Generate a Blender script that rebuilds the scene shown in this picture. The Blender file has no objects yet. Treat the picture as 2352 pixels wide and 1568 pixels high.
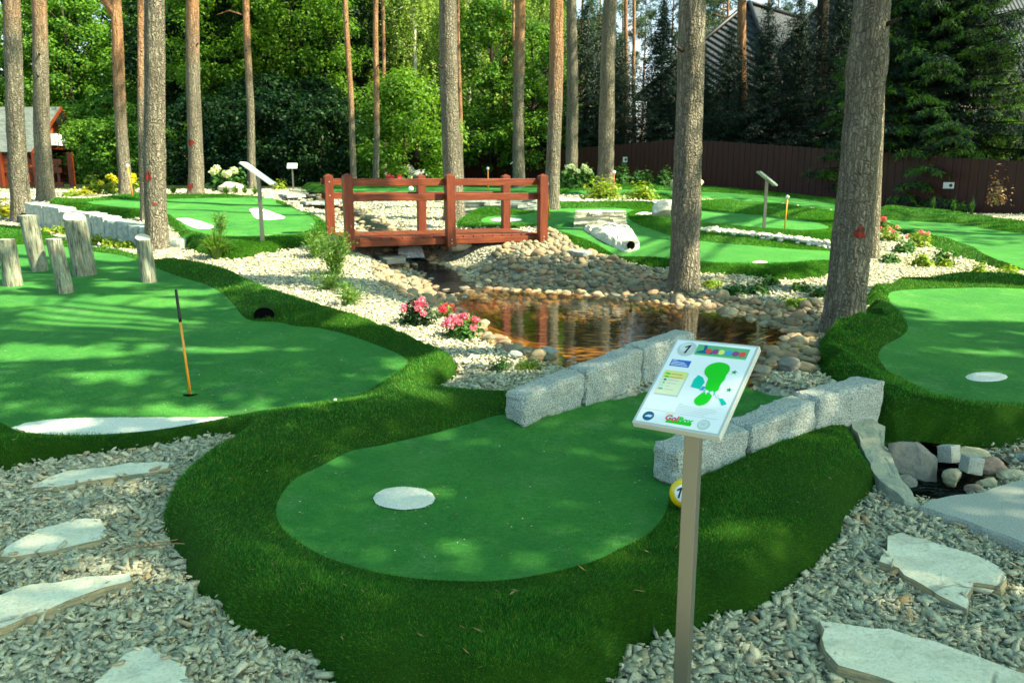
import bpy, math, random
import numpy as np
from mathutils import Vector, Matrix, noise
from mathutils.geometry import delaunay_2d_cdt

RNG = np.random.default_rng(7)
random.seed(7)
scene = bpy.context.scene
COL = scene.collection
rad = math.radians

# ------------------------------------------------------------------ camera
FPX, PITCH, EYE = 1830.0, rad(11.55), 1.65      # focal length in px of a 2352 px wide picture
cam_d = bpy.data.cameras.new('camera'); cam = bpy.data.objects.new('camera', cam_d); COL.objects.link(cam)
cam.location = (0, 0, EYE); cam.rotation_euler = (rad(90) - PITCH, 0, 0)
cam_d.sensor_width = 36; cam_d.lens = 36 * FPX / 2352; cam_d.clip_start = .05; cam_d.clip_end = 2000
cam_d.dof.use_dof = True; cam_d.dof.focus_distance = 3.2; cam_d.dof.aperture_fstop = 7.0
scene.camera = cam
CF = np.array([0, math.cos(PITCH), -math.sin(PITCH)]); CU = np.array([0, math.sin(PITCH), math.cos(PITCH)])

# ------------------------------------------------------------------ terrain
def sst(a, b, x):
    t = np.clip((np.asarray(x, float) - a) / (b - a), 0, 1); return t * t * (3 - 2 * t)
_ys = np.linspace(-20, 160, 1801)
def _tab(pts):
    p = np.array(pts, float); v = np.interp(_ys, p[:, 0], p[:, 1])
    k = np.ones(15) / 15; return np.convolve(np.pad(v, 7, mode='edge'), k, 'valid')
_zl = _tab([(-20, 0), (3, 0), (5, .12), (7, .3), (9.5, .5), (12, .70), (15, .92), (18, 1.14), (22, 1.28), (30, 1.35), (60, 1.35), (160, 2)])
_zr = _tab([(-20, 0), (3, 0), (5, .12), (7, .3), (9.5, .46), (12, .5), (14.3, .58), (18, .72), (22, .66), (30, .55), (60, .6), (160, 2)])
def z0(x, y):
    x = np.asarray(x, float); y = np.asarray(y, float)
    w = sst(.1, .58, x / np.maximum(y, 1.0))
    return np.interp(y, _ys, _zl) * (1 - w) + np.interp(y, _ys, _zr) * w
def pray(px, py):
    return CF + (px - 1176) / FPX * np.array([1., 0, 0]) - (py - 784) / FPX * CU
def P(px, py, dz=0.0):
    """ground point seen at a picture pixel"""
    d = pray(px, py); lo = None; t = .6
    def g(t):
        q = np.array([0, 0, EYE]) + d * t; return q[2] - float(z0(q[0], q[1])) - dz
    while t < 90 and g(t) > 0: lo = t; t *= 1.02
    if lo is None: lo = .3
    hi = t
    for _ in range(40):
        m = (lo + hi) / 2
        if g(m) > 0: lo = m
        else: hi = m
    return np.array([0, 0, EYE]) + d * hi
def Pz(px, py, z):
    d = pray(px, py); t = (z - EYE) / d[2]; return np.array([0, 0, EYE]) + d * t
def Pd(px, py, dist):
    """point at forward distance dist"""
    d = pray(px, py); t = dist / d[1]; return np.array([0, 0, EYE]) + d * t
def depth(p): return float(np.dot(np.asarray(p, float) - np.array([0, 0, EYE]), CF))
def PX(n, p): return n * depth(p) / FPX          # n picture pixels in metres at point p

# ------------------------------------------------------------------ polygons
def smooth_loop(pts, step):
    p = np.array(pts, float); n = len(p); out = []
    for i in range(n):
        a, b, c, d = p[i - 1], p[i], p[(i + 1) % n], p[(i + 2) % n]
        k = max(1, int(np.linalg.norm(c - b) / step))
        for j in range(k):
            t = j / k
            out.append(.5 * ((2 * b) + (c - a) * t + (2 * a - 5 * b + 4 * c - d) * t * t + (3 * b - a - 3 * c + d) * t ** 3))
    return np.array(out)
def inpoly(x, y, poly):
    x = np.asarray(x, float); y = np.asarray(y, float); r = np.zeros(x.shape, bool)
    n = len(poly)
    for i in range(n):
        x1, y1 = poly[i - 1][:2]; x2, y2 = poly[i][:2]
        c = (y1 > y) != (y2 > y)
        if y1 != y2: r ^= c & (x < (x2 - x1) * (y - y1) / (y2 - y1) + x1)
    return r
def polydist(x, y, poly, closed=True):
    x = np.asarray(x, float); y = np.asarray(y, float); best = np.full(x.shape, 1e9)
    n = len(poly)
    for i in range(0 if closed else 1, n):
        a = poly[i - 1][:2]; b = poly[i][:2]; d = b - a; L = float(d @ d) + 1e-12
        t = np.clip(((x - a[0]) * d[0] + (y - a[1]) * d[1]) / L, 0, 1)
        best = np.minimum(best, (x - a[0] - t * d[0]) ** 2 + (y - a[1] - t * d[1]) ** 2)
    return np.sqrt(best)
def pix_poly(lst, dz=0.0):
    """pixel list (px, py[, dz]) -> plan polygon"""
    return np.array([P(q[0], q[1], q[2] if len(q) > 2 else dz)[:2] for q in lst])

# ------------------------------------------------------------------ objects
def put(o, parent=None):
    COL.objects.link(o)
    if parent is not None: o.parent = parent
    return o
def npmesh(name, V, Fc, mat=None, parent=None, smooth=False, uv=None, midx=None, loc=None):
    """V (n,3), Fc (m,k) one face size, or list of lists"""
    V = np.asarray(V, np.float32); me = bpy.data.meshes.new(name)
    if isinstance(Fc, np.ndarray):
        k = Fc.shape[1]; m = len(Fc)
        me.vertices.add(len(V)); me.vertices.foreach_set('co', V.ravel())
        me.loops.add(m * k); me.loops.foreach_set('vertex_index', Fc.astype(np.int32).ravel())
        me.polygons.add(m); me.polygons.foreach_set('loop_start', np.arange(0, m * k, k, dtype=np.int32))
        me.update(calc_edges=True)
    else:
        me.from_pydata([tuple(map(float, v)) for v in V], [], [tuple(f) for f in Fc])
    if uv is not None:
        l = me.uv_layers.new(name='UVMap'); l.data.foreach_set('uv', np.asarray(uv, np.float32).ravel())
    for m_ in (mat if isinstance(mat, (list, tuple)) else [mat]):
        if m_ is not None: me.materials.append(m_)
    if midx is not None: me.polygons.foreach_set('material_index', np.asarray(midx, np.int32))
    if smooth: me.polygons.foreach_set('use_smooth', np.ones(len(me.polygons), bool))
    me.update()
    o = bpy.data.objects.new(name, me); put(o, parent)
    if loc is not None: o.location = loc
    return o
def tag(o, label=None, cat=None, group=None, kind=None):
    if label: o['label'] = label
    if cat: o['category'] = cat
    if group: o['group'] = group
    if kind: o['kind'] = kind
    return o
def thing(name, loc, label, cat, group=None, rotz=0.0):
    o = bpy.data.objects.new(name, None); put(o); o.location = tuple(map(float, loc)); o.rotation_euler = (0, 0, rotz)
    o.empty_display_size = .1
    return tag(o, label, cat, group)
def dup(root, loc, rotz=0.0, s=1.0, label=None, group=None):
    r = root.copy(); COL.objects.link(r); r.location = tuple(map(float, loc)); r.rotation_euler = (0, 0, rotz)
    r.scale = (s, s, s) if not isinstance(s, tuple) else s
    if label: r['label'] = label
    if group: r['group'] = group
    for ch in list(root.children):
        c = ch.copy(); COL.objects.link(c); c.parent = r
        for g in list(ch.children):
            d = g.copy(); COL.objects.link(d); d.parent = c
    return r

class MB:
    """collects shapes into one mesh"""
    def __init__(s): s.v = []; s.f = []; s.m = []; s.mi = 0
    def add(s, V, F):
        n = len(s.v); s.v += [tuple(map(float, q)) for q in V]; s.f += [tuple(i + n for i in f) for f in F]; s.m += [s.mi] * len(F); return s
    def hexa(s, c8):
        return s.add(c8, [(0, 3, 2, 1), (4, 5, 6, 7), (0, 1, 5, 4), (1, 2, 6, 5), (2, 3, 7, 6), (3, 0, 4, 7)])
    def box(s, c, d, rot=None):
        x, y, z = d[0] / 2, d[1] / 2, d[2] / 2
        q = np.array([(-x, -y, -z), (x, -y, -z), (x, y, -z), (-x, y, -z), (-x, -y, z), (x, -y, z), (x, y, z), (-x, y, z)])
        if rot is not None: q = q @ np.array(rot.to_3x3()).T
        return s.hexa(q + np.array(c))
    def tube(s, pts, rr, n=10, caps=True):
        pts = [np.array(p, float) for p in pts]; rr = rr if hasattr(rr, '__len__') else [rr] * len(pts)
        V = []; F = []
        t0 = pts[1] - pts[0]; ref = np.array([0, 0, 1.]) if abs(t0[2]) < .9 * np.linalg.norm(t0) else np.array([1., 0, 0])
        for i, p in enumerate(pts):
            t = pts[min(i + 1, len(pts) - 1)] - pts[max(i - 1, 0)]; t /= np.linalg.norm(t) + 1e-9
            a = np.cross(t, ref); a /= np.linalg.norm(a) + 1e-9; b = np.cross(t, a)
            for k in range(n):
                th = 2 * math.pi * k / n; V.append(p + rr[i] * (math.cos(th) * a + math.sin(th) * b))
        for i in range(len(pts) - 1):
            for k in range(n):
                F.append((i * n + k, i * n + (k + 1) % n, (i + 1) * n + (k + 1) % n, (i + 1) * n + k))
        if caps: F += [tuple(range(n))[::-1], tuple((len(pts) - 1) * n + k for k in range(n))]
        return s.add(V, F)
    def lathe(s, prof, c=(0, 0, 0), n=16):
        V = []; F = []
        for r, z in prof:
            for k in range(n): V.append((c[0] + r * math.cos(2 * math.pi * k / n), c[1] + r * math.sin(2 * math.pi * k / n), c[2] + z))
        for i in range(len(prof) - 1):
            for k in range(n): F.append((i * n + k, i * n + (k + 1) % n, (i + 1) * n + (k + 1) % n, (i + 1) * n + k))
        return s.add(V, F)
    def prism(s, poly, za, zb):
        n = len(poly); V = [(p[0], p[1], za) for p in poly] + [(p[0], p[1], zb) for p in poly]
        F = [tuple(range(n))[::-1], tuple(range(n, 2 * n))] + [(i, (i + 1) % n, n + (i + 1) % n, n + i) for i in range(n)]
        return s.add(V, F)
    def build(s, name, mat, parent=None, smooth=False, bevel=0, loc=None):
        o = npmesh(name, np.array(s.v), s.f, mat, parent, smooth, midx=s.m if isinstance(mat, (list, tuple)) else None, loc=loc)
        if bevel:
            m = o.modifiers.new('bevel', 'BEVEL'); m.width = bevel; m.segments = 2; m.limit_method = 'ANGLE'
        return o
def fbm(p, oct=3): return noise.fractal(Vector(p), 1.0, 2.0, oct)

_ico = {}
def ico(n):
    if n not in _ico:
        import bmesh
        b = bmesh.new(); bmesh.ops.create_icosphere(b, subdivisions=n, radius=1.0)
        b.verts.ensure_lookup_table()
        V = np.array([v.co[:] for v in b.verts]); F = np.array([[v.index for v in f.verts] for f in b.faces]); b.free(); _ico[n] = (V, F)
    return _ico[n]
def rock_verts(n, scale, seed, rough=.25, cuts=0, freq=1.3, hr=(.55, .85)):
    V, F = ico(n); V = V.copy(); r = np.random.default_rng(seed)
    for _ in range(cuts):                       # planar facets
        nv = r.normal(size=3); nv /= np.linalg.norm(nv); h = r.uniform(*hr)
        d = V @ nv; m = d > h; V[m] -= np.outer(d[m] - h, nv) * .92
    off = r.uniform(-50, 50, 3)
    k = np.array([1 + rough * noise.fractal(Vector(v * freq + off), 1.0, 2.0, 3) for v in V])
    return V * k[:, None] * np.array(scale), F
# ------------------------------------------------------------------ materials
class NT:
    def __init__(s, name):
        s.m = bpy.data.materials.new(name); s.m.use_nodes = True; s.t = s.m.node_tree; s.n = s.t.nodes; s.l = s.t.links
        s.bsdf = s.n['Principled BSDF']; s.out = s.n['Material Output']
    def new(s, typ, **kw):
        nd = s.n.new(typ)
        for k, v in kw.items(): setattr(nd, k, v)
        return nd
    def set(s, sock, v):
        if isinstance(v, bpy.types.NodeSocket): s.l.new(v, sock)
        elif isinstance(v, (tuple, list)) and len(v) == 3 and sock.type == 'RGBA': sock.default_value = (*v, 1)
        else: sock.default_value = v
    def coord(s, kind='Object', scale=None):
        c = s.new('ShaderNodeTexCoord').outputs[kind]
        if scale is None: return c
        mp = s.new('ShaderNodeMapping'); s.l.new(c, mp.inputs['Vector']); mp.inputs['Scale'].default_value = scale; return mp.outputs[0]
    def noise(s, vec, scale, detail=4, rough=.55, dist=0):
        nd = s.new('ShaderNodeTexNoise'); s.l.new(vec, nd.inputs['Vector'])
        nd.inputs['Scale'].default_value = scale; nd.inputs['Detail'].default_value = detail; nd.inputs['Roughness'].default_value = rough
        nd.inputs['Distortion'].default_value = dist; return nd.outputs['Fac']
    def vor(s, vec, scale, feature='F1', out='Distance', rnd=1.0):
        nd = s.new('ShaderNodeTexVoronoi', feature=feature); s.l.new(vec, nd.inputs['Vector']); nd.inputs['Scale'].default_value = scale
        nd.inputs['Randomness'].default_value = rnd; return nd.outputs[out]
    def ramp(s, fac, stops, interp='LINEAR'):
        nd = s.new('ShaderNodeValToRGB'); s.l.new(fac, nd.inputs[0]); cr = nd.color_ramp; cr.interpolation = interp
        while len(cr.elements) < len(stops): cr.elements.new(.5)
        for e, (p, c) in zip(cr.elements, stops):
            e.position = p; e.color = (*c, 1) if hasattr(c, '__len__') else (c, c, c, 1)
        return nd.outputs[0]
    def mix(s, fac, a, b, mode='MIX'):
        nd = s.new('ShaderNodeMix', data_type='RGBA', blend_type=mode)
        s.set(nd.inputs[0], fac); s.set(nd.inputs[6], a); s.set(nd.inputs[7], b); return nd.outputs[2]
    def math(s, op, a, b=0.0, clamp=False):
        nd = s.new('ShaderNodeMath', operation=op, use_clamp=clamp); s.set(nd.inputs[0], a); s.set(nd.inputs[1], b); return nd.outputs[0]
    def bump(s, h, strength=.5, dist=.01, normal=None):
        nd = s.new('ShaderNodeBump'); s.set(nd.inputs['Height'], h); nd.inputs['Strength'].default_value = strength; nd.inputs['Distance'].default_value = dist
        if normal is not None: s.l.new(normal, nd.inputs['Normal'])
        return nd.outputs[0]
    def rnd(s): return s.new('ShaderNodeNewGeometry').outputs['Random Per Island']
    def orand(s): return s.new('ShaderNodeObjectInfo').outputs['Random']
    def fin(s, color=None, rough=.7, normal=None, spec=.3, metal=0.0):
        b = s.bsdf
        if color is not None: s.set(b.inputs['Base Color'], color)
        s.set(b.inputs['Roughness'], rough); b.inputs['Specular IOR Level'].default_value = spec; b.inputs['Metallic'].default_value = metal
        if normal is not None: s.l.new(normal, b.inputs['Normal'])
        return s.m
    def translucent(s, color, fac):
        tr = s.new('ShaderNodeBsdfTranslucent'); s.set(tr.inputs[0], color)
        mx = s.new('ShaderNodeMixShader'); mx.inputs[0].default_value = fac
        s.l.new(s.bsdf.outputs[0], mx.inputs[1]); s.l.new(tr.outputs[0], mx.inputs[2]); s.l.new(mx.outputs[0], s.out.inputs[0])

def simple(name, col, rough=.6, spec=.3, metal=0.0, var=.0, scale=8):
    n = NT(name)
    if var:
        f = n.noise(n.coord(), scale, 5); c = n.ramp(f, [(.3, tuple(x * (1 - var) for x in col)), (.7, tuple(min(1, x * (1 + var)) for x in col))])
        return n.fin(c, rough, n.bump(f, .2, .004), spec, metal)
    return n.fin(col, rough, None, spec, metal)

def leaf_mat(name, stops, trans=.35, rough=.55):
    n = NT(name); c = n.ramp(n.rnd(), stops); n.fin(c, rough, None, .25)
    n.translucent(n.mix(1.0, c, (1.35, 1.35, .55), 'MULTIPLY'), trans); return n.m

M = {}
def mk_mats():
    # ground
    n = NT('gravel_ground'); co = n.coord()
    v = n.vor(co, 24, out='Color'); d = n.vor(co, 24); sep = n.new('ShaderNodeSeparateColor'); n.l.new(v, sep.inputs[0])
    c = n.ramp(sep.outputs[0], [(0, (.16, .18, .15)), (.3, (.33, .36, .29)), (.6, (.42, .42, .32)), (.85, (.52, .5, .38)), (1, (.36, .27, .17))])
    c = n.mix(n.ramp(d, [(.02, 0), (.4, 1)]), (.05, .05, .035), c); c = n.mix(.35, c, (.05, .055, .04))  # ground darkened to read as shaded gaps between the chips
    M['gravel'] = n.fin(c, .9, n.bump(d, .9, .03), .2)
    n = NT('forest_floor'); co = n.coord()
    c = n.ramp(n.noise(co, 1.2, 8, .7), [(.3, (.012, .014, .006)), (.55, (.022, .035, .01)), (.75, (.035, .06, .015))])
    M['floor'] = n.fin(c, .95, n.bump(n.noise(co, 9, 5), .6, .05), .1)
    n = NT('pond_bed'); co = n.coord(); nz = n.noise(co, 3, 3)
    v = n.new('ShaderNodeTexVoronoi'); n.l.new(n.coord('Object', (6, 14, 6)), v.inputs['Vector']); v.inputs['Scale'].default_value = 1
    sep = n.new('ShaderNodeSeparateColor'); n.l.new(v.outputs['Color'], sep.inputs[0])
    c = n.ramp(sep.outputs[0], [(0, (.16, .085, .02)), (.4, (.40, .24, .06)), (.75, (.58, .39, .12)), (1, (.7, .54, .24))])
    c = n.mix(n.ramp(v.outputs['Distance'], [(.25, 0), (.6, 1)]), c, (.03, .015, .004))
    M['bed'] = n.fin(c, .8, n.bump(v.outputs['Distance'], -.8, .05), .3)
    n = NT('slate_chips'); r = n.rnd()
    base = n.ramp(r, [(0, (.24, .25, .185)), (.14, (.40, .42, .31)), (.34, (.58, .575, .41)), (.55, (.70, .645, .44)), (.74, (.78, .71, .48)), (.84, (.36, .40, .34)), (.93, (.58, .46, .26)), (.975, (.46, .23, .08)), (1, (.7, .68, .5))])
    uvc = n.coord('UV'); mp = n.new('ShaderNodeMapping'); n.l.new(uvc, mp.inputs[0]); mp.inputs['Scale'].default_value = (1.2, 9, 1)
    st = n.noise(mp.outputs[0], 6, 3, .6)
    c = n.mix(n.ramp(st, [(.42, .0), (.58, .9)]), base, n.mix(.6, base, (.62, .57, .38)))
    c = n.mix(n.ramp(st, [(.34, .75), (.42, 0)]), c, (.05, .06, .04))
    fn = n.noise(n.coord('Object'), 120, 3, .7); c = n.mix(n.ramp(fn, [(.38, .3), (.5, 0)]), c, (.09, .09, .06))
    M['chips'] = n.fin(c, .95, n.bump(n.math('ADD', st, fn), .7, .006), .12)
    # turf
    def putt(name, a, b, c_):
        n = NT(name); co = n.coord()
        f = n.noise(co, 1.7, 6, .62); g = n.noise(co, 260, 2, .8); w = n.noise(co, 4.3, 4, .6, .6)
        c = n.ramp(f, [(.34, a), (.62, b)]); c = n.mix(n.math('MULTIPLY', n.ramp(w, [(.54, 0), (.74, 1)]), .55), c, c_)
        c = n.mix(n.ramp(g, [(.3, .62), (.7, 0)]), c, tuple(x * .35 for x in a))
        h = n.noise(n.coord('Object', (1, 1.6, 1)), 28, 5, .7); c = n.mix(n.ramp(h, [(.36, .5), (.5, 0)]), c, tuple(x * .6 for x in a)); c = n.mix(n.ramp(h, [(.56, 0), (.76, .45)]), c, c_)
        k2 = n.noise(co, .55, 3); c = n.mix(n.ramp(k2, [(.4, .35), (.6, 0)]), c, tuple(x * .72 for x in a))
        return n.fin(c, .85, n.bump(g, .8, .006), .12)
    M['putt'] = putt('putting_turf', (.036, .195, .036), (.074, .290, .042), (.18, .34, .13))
    n = NT('bank_turf'); co = n.coord(); g = n.noise(co, 240, 3, .8); f = n.noise(co, 2.6, 6, .65)
    c = n.ramp(f, [(.3, (.020, .085, .006)), (.65, (.050, .15, .009))]); c = n.mix(n.ramp(g, [(.35, .8), (.65, 0)]), c, (.004, .018, .003))
    M['bank'] = n.fin(c, .95, n.bump(g, 1.0, .015), .08)
    M['blade'] = leaf_mat('turf_blades', [(0, (.006, .078, .009)), (.45, (.021, .165, .014)), (.8, (.068, .275, .018)), (.95, (.18, .34, .02)), (1, (.28, .28, .06))], .35, .6)
    M['blade_putt'] = leaf_mat('putting_blades', [(0, (.012, .12, .02)), (.5, (.03, .21, .036)), (.9, (.055, .28, .055)), (1, (.2, .36, .14))], .2, .5)
    n = NT('white_turf'); g = n.noise(n.coord(), 150, 3, .8)
    M['white'] = n.fin(n.ramp(g, [(.3, (.6, .62, .52)), (.6, (.85, .85, .77))]), .9, n.bump(g, .9, .01), .1)
    M['white_blade'] = leaf_mat('white_turf_blades', [(0, (.62, .64, .54)), (1, (.85, .85, .77))], .2, .7)
    # stone
    n = NT('granite'); co = n.coord(); s1 = n.noise(co, 130, 3, .75); s2 = n.vor(co, 190); s3 = n.noise(co, 3, 5); s4 = n.noise(co, 22, 4, .7)
    c = n.ramp(s1, [(.33, (.05, .062, .053)), (.46, (.28, .315, .275)), (.6, (.49, .52, .455)), (.75, (.66, .67, .59))])
    c = n.mix(n.ramp(s3, [(.52, 0), (.72, .45)]), c, (.44, .38, .25)); c = n.mix(n.ramp(s2, [(.05, .5), (.14, 0)]), c, (.05, .055, .05))
    M['granite'] = n.fin(c, .85, n.bump(n.math('ADD', s1, n.math('MULTIPLY', s4, 3.0)), .5, .012), .25)
    n = NT('granite_slab'); co = n.coord(); s1 = n.noise(co, 150, 3, .75); s3 = n.noise(co, 2.5, 5)
    c = n.ramp(s1, [(.33, (.16, .19, .16)), (.5, (.32, .35, .30)), (.7, (.44, .46, .40))]); c = n.mix(n.ramp(s3, [(.4, 0), (.7, .35)]), c, (.34, .35, .29))
    M['granite_slab'] = n.fin(c, .9, n.bump(s1, .35, .005), .2)
    n = NT('flagstone'); co = n.coord(); nrm = n.new('ShaderNodeNewGeometry').outputs['Normal']; sx = n.new('ShaderNodeSeparateXYZ'); n.l.new(nrm, sx.inputs[0])
    f = n.noise(co, 3.2, 6, .6, .5); g = n.noise(n.coord('Object', (3, 7, 30)), 1.3, 6, .7, .6)
    c = n.ramp(g, [(.3, (.52, .50, .36)), (.5, (.66, .64, .47)), (.7, (.74, .72, .55))]); c = n.mix(n.ramp(f, [(.5, 0), (.75, .5)]), c, (.47, .42, .27))
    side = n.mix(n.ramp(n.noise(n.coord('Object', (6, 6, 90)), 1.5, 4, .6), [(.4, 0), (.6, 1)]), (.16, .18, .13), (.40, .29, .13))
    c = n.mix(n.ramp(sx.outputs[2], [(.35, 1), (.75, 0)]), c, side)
    vein = n.ramp(n.vor(n.coord('Object', (1.5, 4, 4)), 1.2, 'DISTANCE_TO_EDGE'), [(.0, 1), (.015, 0)]); c = n.mix(n.math('MULTIPLY', vein, .0), c, (.28, .27, .2))
    gr = n.noise(co, 70, 4, .75); c = n.mix(n.ramp(gr, [(.36, .45), (.5, 0)]), c, (.30, .32, .24)); c = n.mix(n.ramp(gr, [(.55, 0), (.72, .4)]), c, (.72, .74, .6))
    wv = n.mix(.12, co, n.noise(co, 5, 4)); ck = n.vor(wv, 2.6, 'DISTANCE_TO_EDGE'); ck = n.math('MULTIPLY', n.ramp(ck, [(.004, 1), (.022, 0)]), n.ramp(n.noise(co, 2.1, 2), [(.5, 0), (.6, 1)])); c = n.mix(n.math('MULTIPLY', ck, .8), c, (.10, .10, .07))
    c = n.mix(n.ramp(n.noise(co, 1.7, 5, .65), [(.56, 0), (.8, .55)]), c, (.30, .31, .22))
    M['flag'] = n.fin(c, .85, n.bump(n.math('ADD', n.math('MULTIPLY', gr, .35), n.math('ADD', n.math('MULTIPLY', g, .7), n.math('SUBTRACT', f, n.math('MULTIPLY', ck, .6)))), .55, .02), .2)
    n = NT('river_stone'); co = n.coord(); r = n.orand(); ri = n.rnd()
    rr = n.math('FRACT', n.math('ADD', r, ri))
    b = n.ramp(rr, [(0, (.13, .13, .085)), (.2, (.25, .22, .135)), (.4, (.35, .285, .16)), (.58, (.27, .175, .10)), (.72, (.37, .245, .145)), (.86, (.18, .19, .14)), (1, (.43, .37, .235))])
    f = n.noise(co, 14, 5, .7); c = n.mix(n.ramp(f, [(.35, .55), (.65, 0)]), b, n.mix(.6, b, (.1, .09, .06)))
    M['cobble'] = n.fin(c, .82, n.bump(n.math('ADD', n.noise(co, 40, 4), f), .5, .015), .25)
    def rockm(name, cols, sc=6, bumpd=.03, rough=.85):
        n = NT(name); co = n.coord(); f = n.noise(co, sc, 7, .65, .5); g = n.noise(co, sc * 7, 4, .7)
        return n.fin(n.ramp(n.math('ADD', n.math('MULTIPLY', f, .75), n.math('MULTIPLY', g, .25)), cols), rough, n.bump(n.math('ADD', f, n.math('MULTIPLY', g, .4)), .7, bumpd), .3)
    M['rock_dark'] = rockm('dark_rock', [(.35, (.09, .11, .105)), (.5, (.19, .19, .16)), (.65, (.25, .21, .15))])
    M['rock_tan'] = rockm('tan_rock', [(.35, (.3, .25, .15)), (.5, (.42, .38, .24)), (.65, (.52, .48, .33))])
    M['rock_red'] = rockm('reddish_rock', [(.35, (.2, .12, .09)), (.5, (.32, .22, .16)), (.65, (.36, .29, .21))])
    M['rock_white'] = rockm('white_rock', [(.35, (.30, .30, .23)), (.5, (.54, .53, .43)), (.65, (.68, .67, .57))])
    M['rock_grey'] = rockm('grey_rock', [(.35, (.12, .15, .14)), (.5, (.23, .26, .24)), (.65, (.33, .36, .32))])
    M['rock_moss'] = rockm('rim_stone', [(.3, (.16, .19, .14)), (.48, (.30, .32, .24)), (.6, (.38, .36, .24)), (.72, (.36, .25, .14))])
    M['stack'] = rockm('stack_slate', [(.35, (.22, .23, .17)), (.5, (.44, .44, .34)), (.65, (.58, .57, .45))], 9, .02)
    M['rock_grey_top'] = rockm('split_block', [(.35, (.20, .25, .22)), (.5, (.32, .37, .32)), (.65, (.46, .49, .42))], 12, .02)
    M['slate_wall'] = rockm('grey_slate', [(.35, (.17, .2, .18)), (.5, (.3, .34, .3)), (.65, (.44, .46, .4))], 9, .02)
    # wood and bark
    def bark(name, h0, h1, grey=(.225, .205, .15)):
        n = NT(name); co = n.coord(); sx = n.new('ShaderNodeSeparateXYZ'); n.l.new(co, sx.inputs[0])
        cv = n.coord('Object', (1, 1, .12)); nz = n.noise(cv, 9, 4, .6); 
        v = n.vor(n.mix(.18, cv, n.noise(co, 6, 3)), 32, 'DISTANCE_TO_EDGE'); f = n.noise(cv, 42, 6, .75)
        crack = n.ramp(v, [(.0, 1), (.16, 0)])
        low = n.ramp(n.math('ADD', n.math('MULTIPLY', f, .6), n.math('MULTIPLY', nz, .4)), [(.32, tuple(x * .45 for x in grey)), (.5, grey), (.68, tuple(min(1, x * 1.75) for x in grey))])
        low = n.mix(n.math('MULTIPLY', crack, .62), low, (.022, .018, .012))
        hi = n.ramp(n.noise(cv, 16, 5, .7), [(.32, (.14, .075, .04)), (.5, (.36, .19, .095)), (.7, (.52, .32, .18))])
        k = n.math('ADD', sx.outputs[2], n.math('MULTIPLY', n.noise(co, 3.5, 4), 1.8))
        mr = n.new('ShaderNodeMapRange'); n.l.new(k, mr.inputs[0]); mr.inputs[1].default_value = h0 + .9; mr.inputs[2].default_value = h1 + .9
        c = n.mix(mr.outputs[0], low, hi)
        return n.fin(c, .95, n.bump(n.math('ADD', n.math('MULTIPLY', v, 1.6), n.math('MULTIPLY', f, .5)), 1.0, .05), .1)
    M['bark'] = bark('pine_bark', 5.5, 9); M['bark_orange'] = bark('pine_bark_orange', 1.6, 3.4); M['bark_mid'] = bark('pine_bark_flaking', 3.0, 5.0)
    M['bark_dark'] = bark('forest_bark', 30, 40, (.07, .055, .04))
    n = NT('bridge_wood'); co = n.coord(); st = n.noise(n.coord('Object', (1.6, 22, 22)), 2.2, 5, .65, .4); st2 = n.noise(n.coord('Object', (22, 22, 1.6)), 2.2, 5, .65, .4)
    M['_'] = None
    def wood(name, sc, a, b):
        n = NT(name); g = n.noise(n.coord('Object', sc), 2.2, 6, .65, .5); k = n.noise(n.coord(), 5, 3)
        c = n.ramp(g, [(.3, tuple(x * .55 for x in a)), (.5, a), (.72, b)]); c = n.mix(n.ramp(k, [(.4, 0), (.75, .4)]), c, tuple(x * .6 for x in a))
        return n.fin(c, .5, n.bump(g, .25, .006), .35)
    ra, rb = (.145, .026, .006), (.255, .066, .014)
    M['wood_x'] = wood('red_wood_beam', (1.4, 24, 24), ra, rb); M['wood_y'] = wood('red_wood_plank', (24, 1.4, 24), ra, rb); M['wood_z'] = wood('red_wood_post', (24, 24, 1.4), (.135, .024, .006), (.225, .050, .012))
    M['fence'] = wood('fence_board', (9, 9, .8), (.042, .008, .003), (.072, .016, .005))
    n = NT('weathered_log'); co = n.coord(); g = n.noise(n.coord('Object', (1, 1, .13)), 34, 6, .7, .4); k = n.noise(co, 12, 5, .65)
    c = n.ramp(g, [(.34, (.03, .038, .028)), (.47, (.19, .21, .155)), (.62, (.38, .40, .29))]); c = n.mix(n.ramp(k, [(.5, 0), (.7, .6)]), c, (.22, .16, .08))
    M['log'] = n.fin(c, .9, n.bump(g, 1.0, .03), .15)
    M['log_end'] = simple('log_end', (.42, .42, .33), .9, .1, 0, .3, 20)
    n = NT('brushed_steel'); g = n.noise(n.coord('Object', (60, 60, 1.5)), 6, 3, .6)
    M['steel'] = n.fin((.225, .225, .185), n.ramp(g, [(.3, .38), (.7, .5)]), None, .5, .85)
    M['frame'] = simple('frame_metal', (.52, .56, .52), .45, .4, .3)
    M['panel'] = simple('panel_print', (.8, .83, .81), .3, .4)
    for k_, c_ in dict(ink=(.015, .02, .02), p_green=(.01, .55, .01), p_dgreen=(.02, .30, .05), p_teal=(.0, .5, .36), p_blue=(.02, .13, .5), p_yellow=(.72, .72, .2), p_cream=(.74, .76, .5), p_red=(.7, .08, .07), p_grey=(.5, .55, .53), p_dblue=(.01, .1, .22), p_purple=(.25, .06, .22), p_sky=(.05, .3, .6), p_banner=(.10, .42, .17), p_white=(.82, .84, .82), p_lgrey=(.62, .67, .65)).items():
        M[k_] = simple('print_' + k_.replace('p_', ''), c_, .4, .3)
    M['orange_stick'] = simple('orange_stick', (.72, .27, .02), .4, .4); M['red_stick'] = simple('red_stick', (.5, .06, .02), .4, .4)
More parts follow.
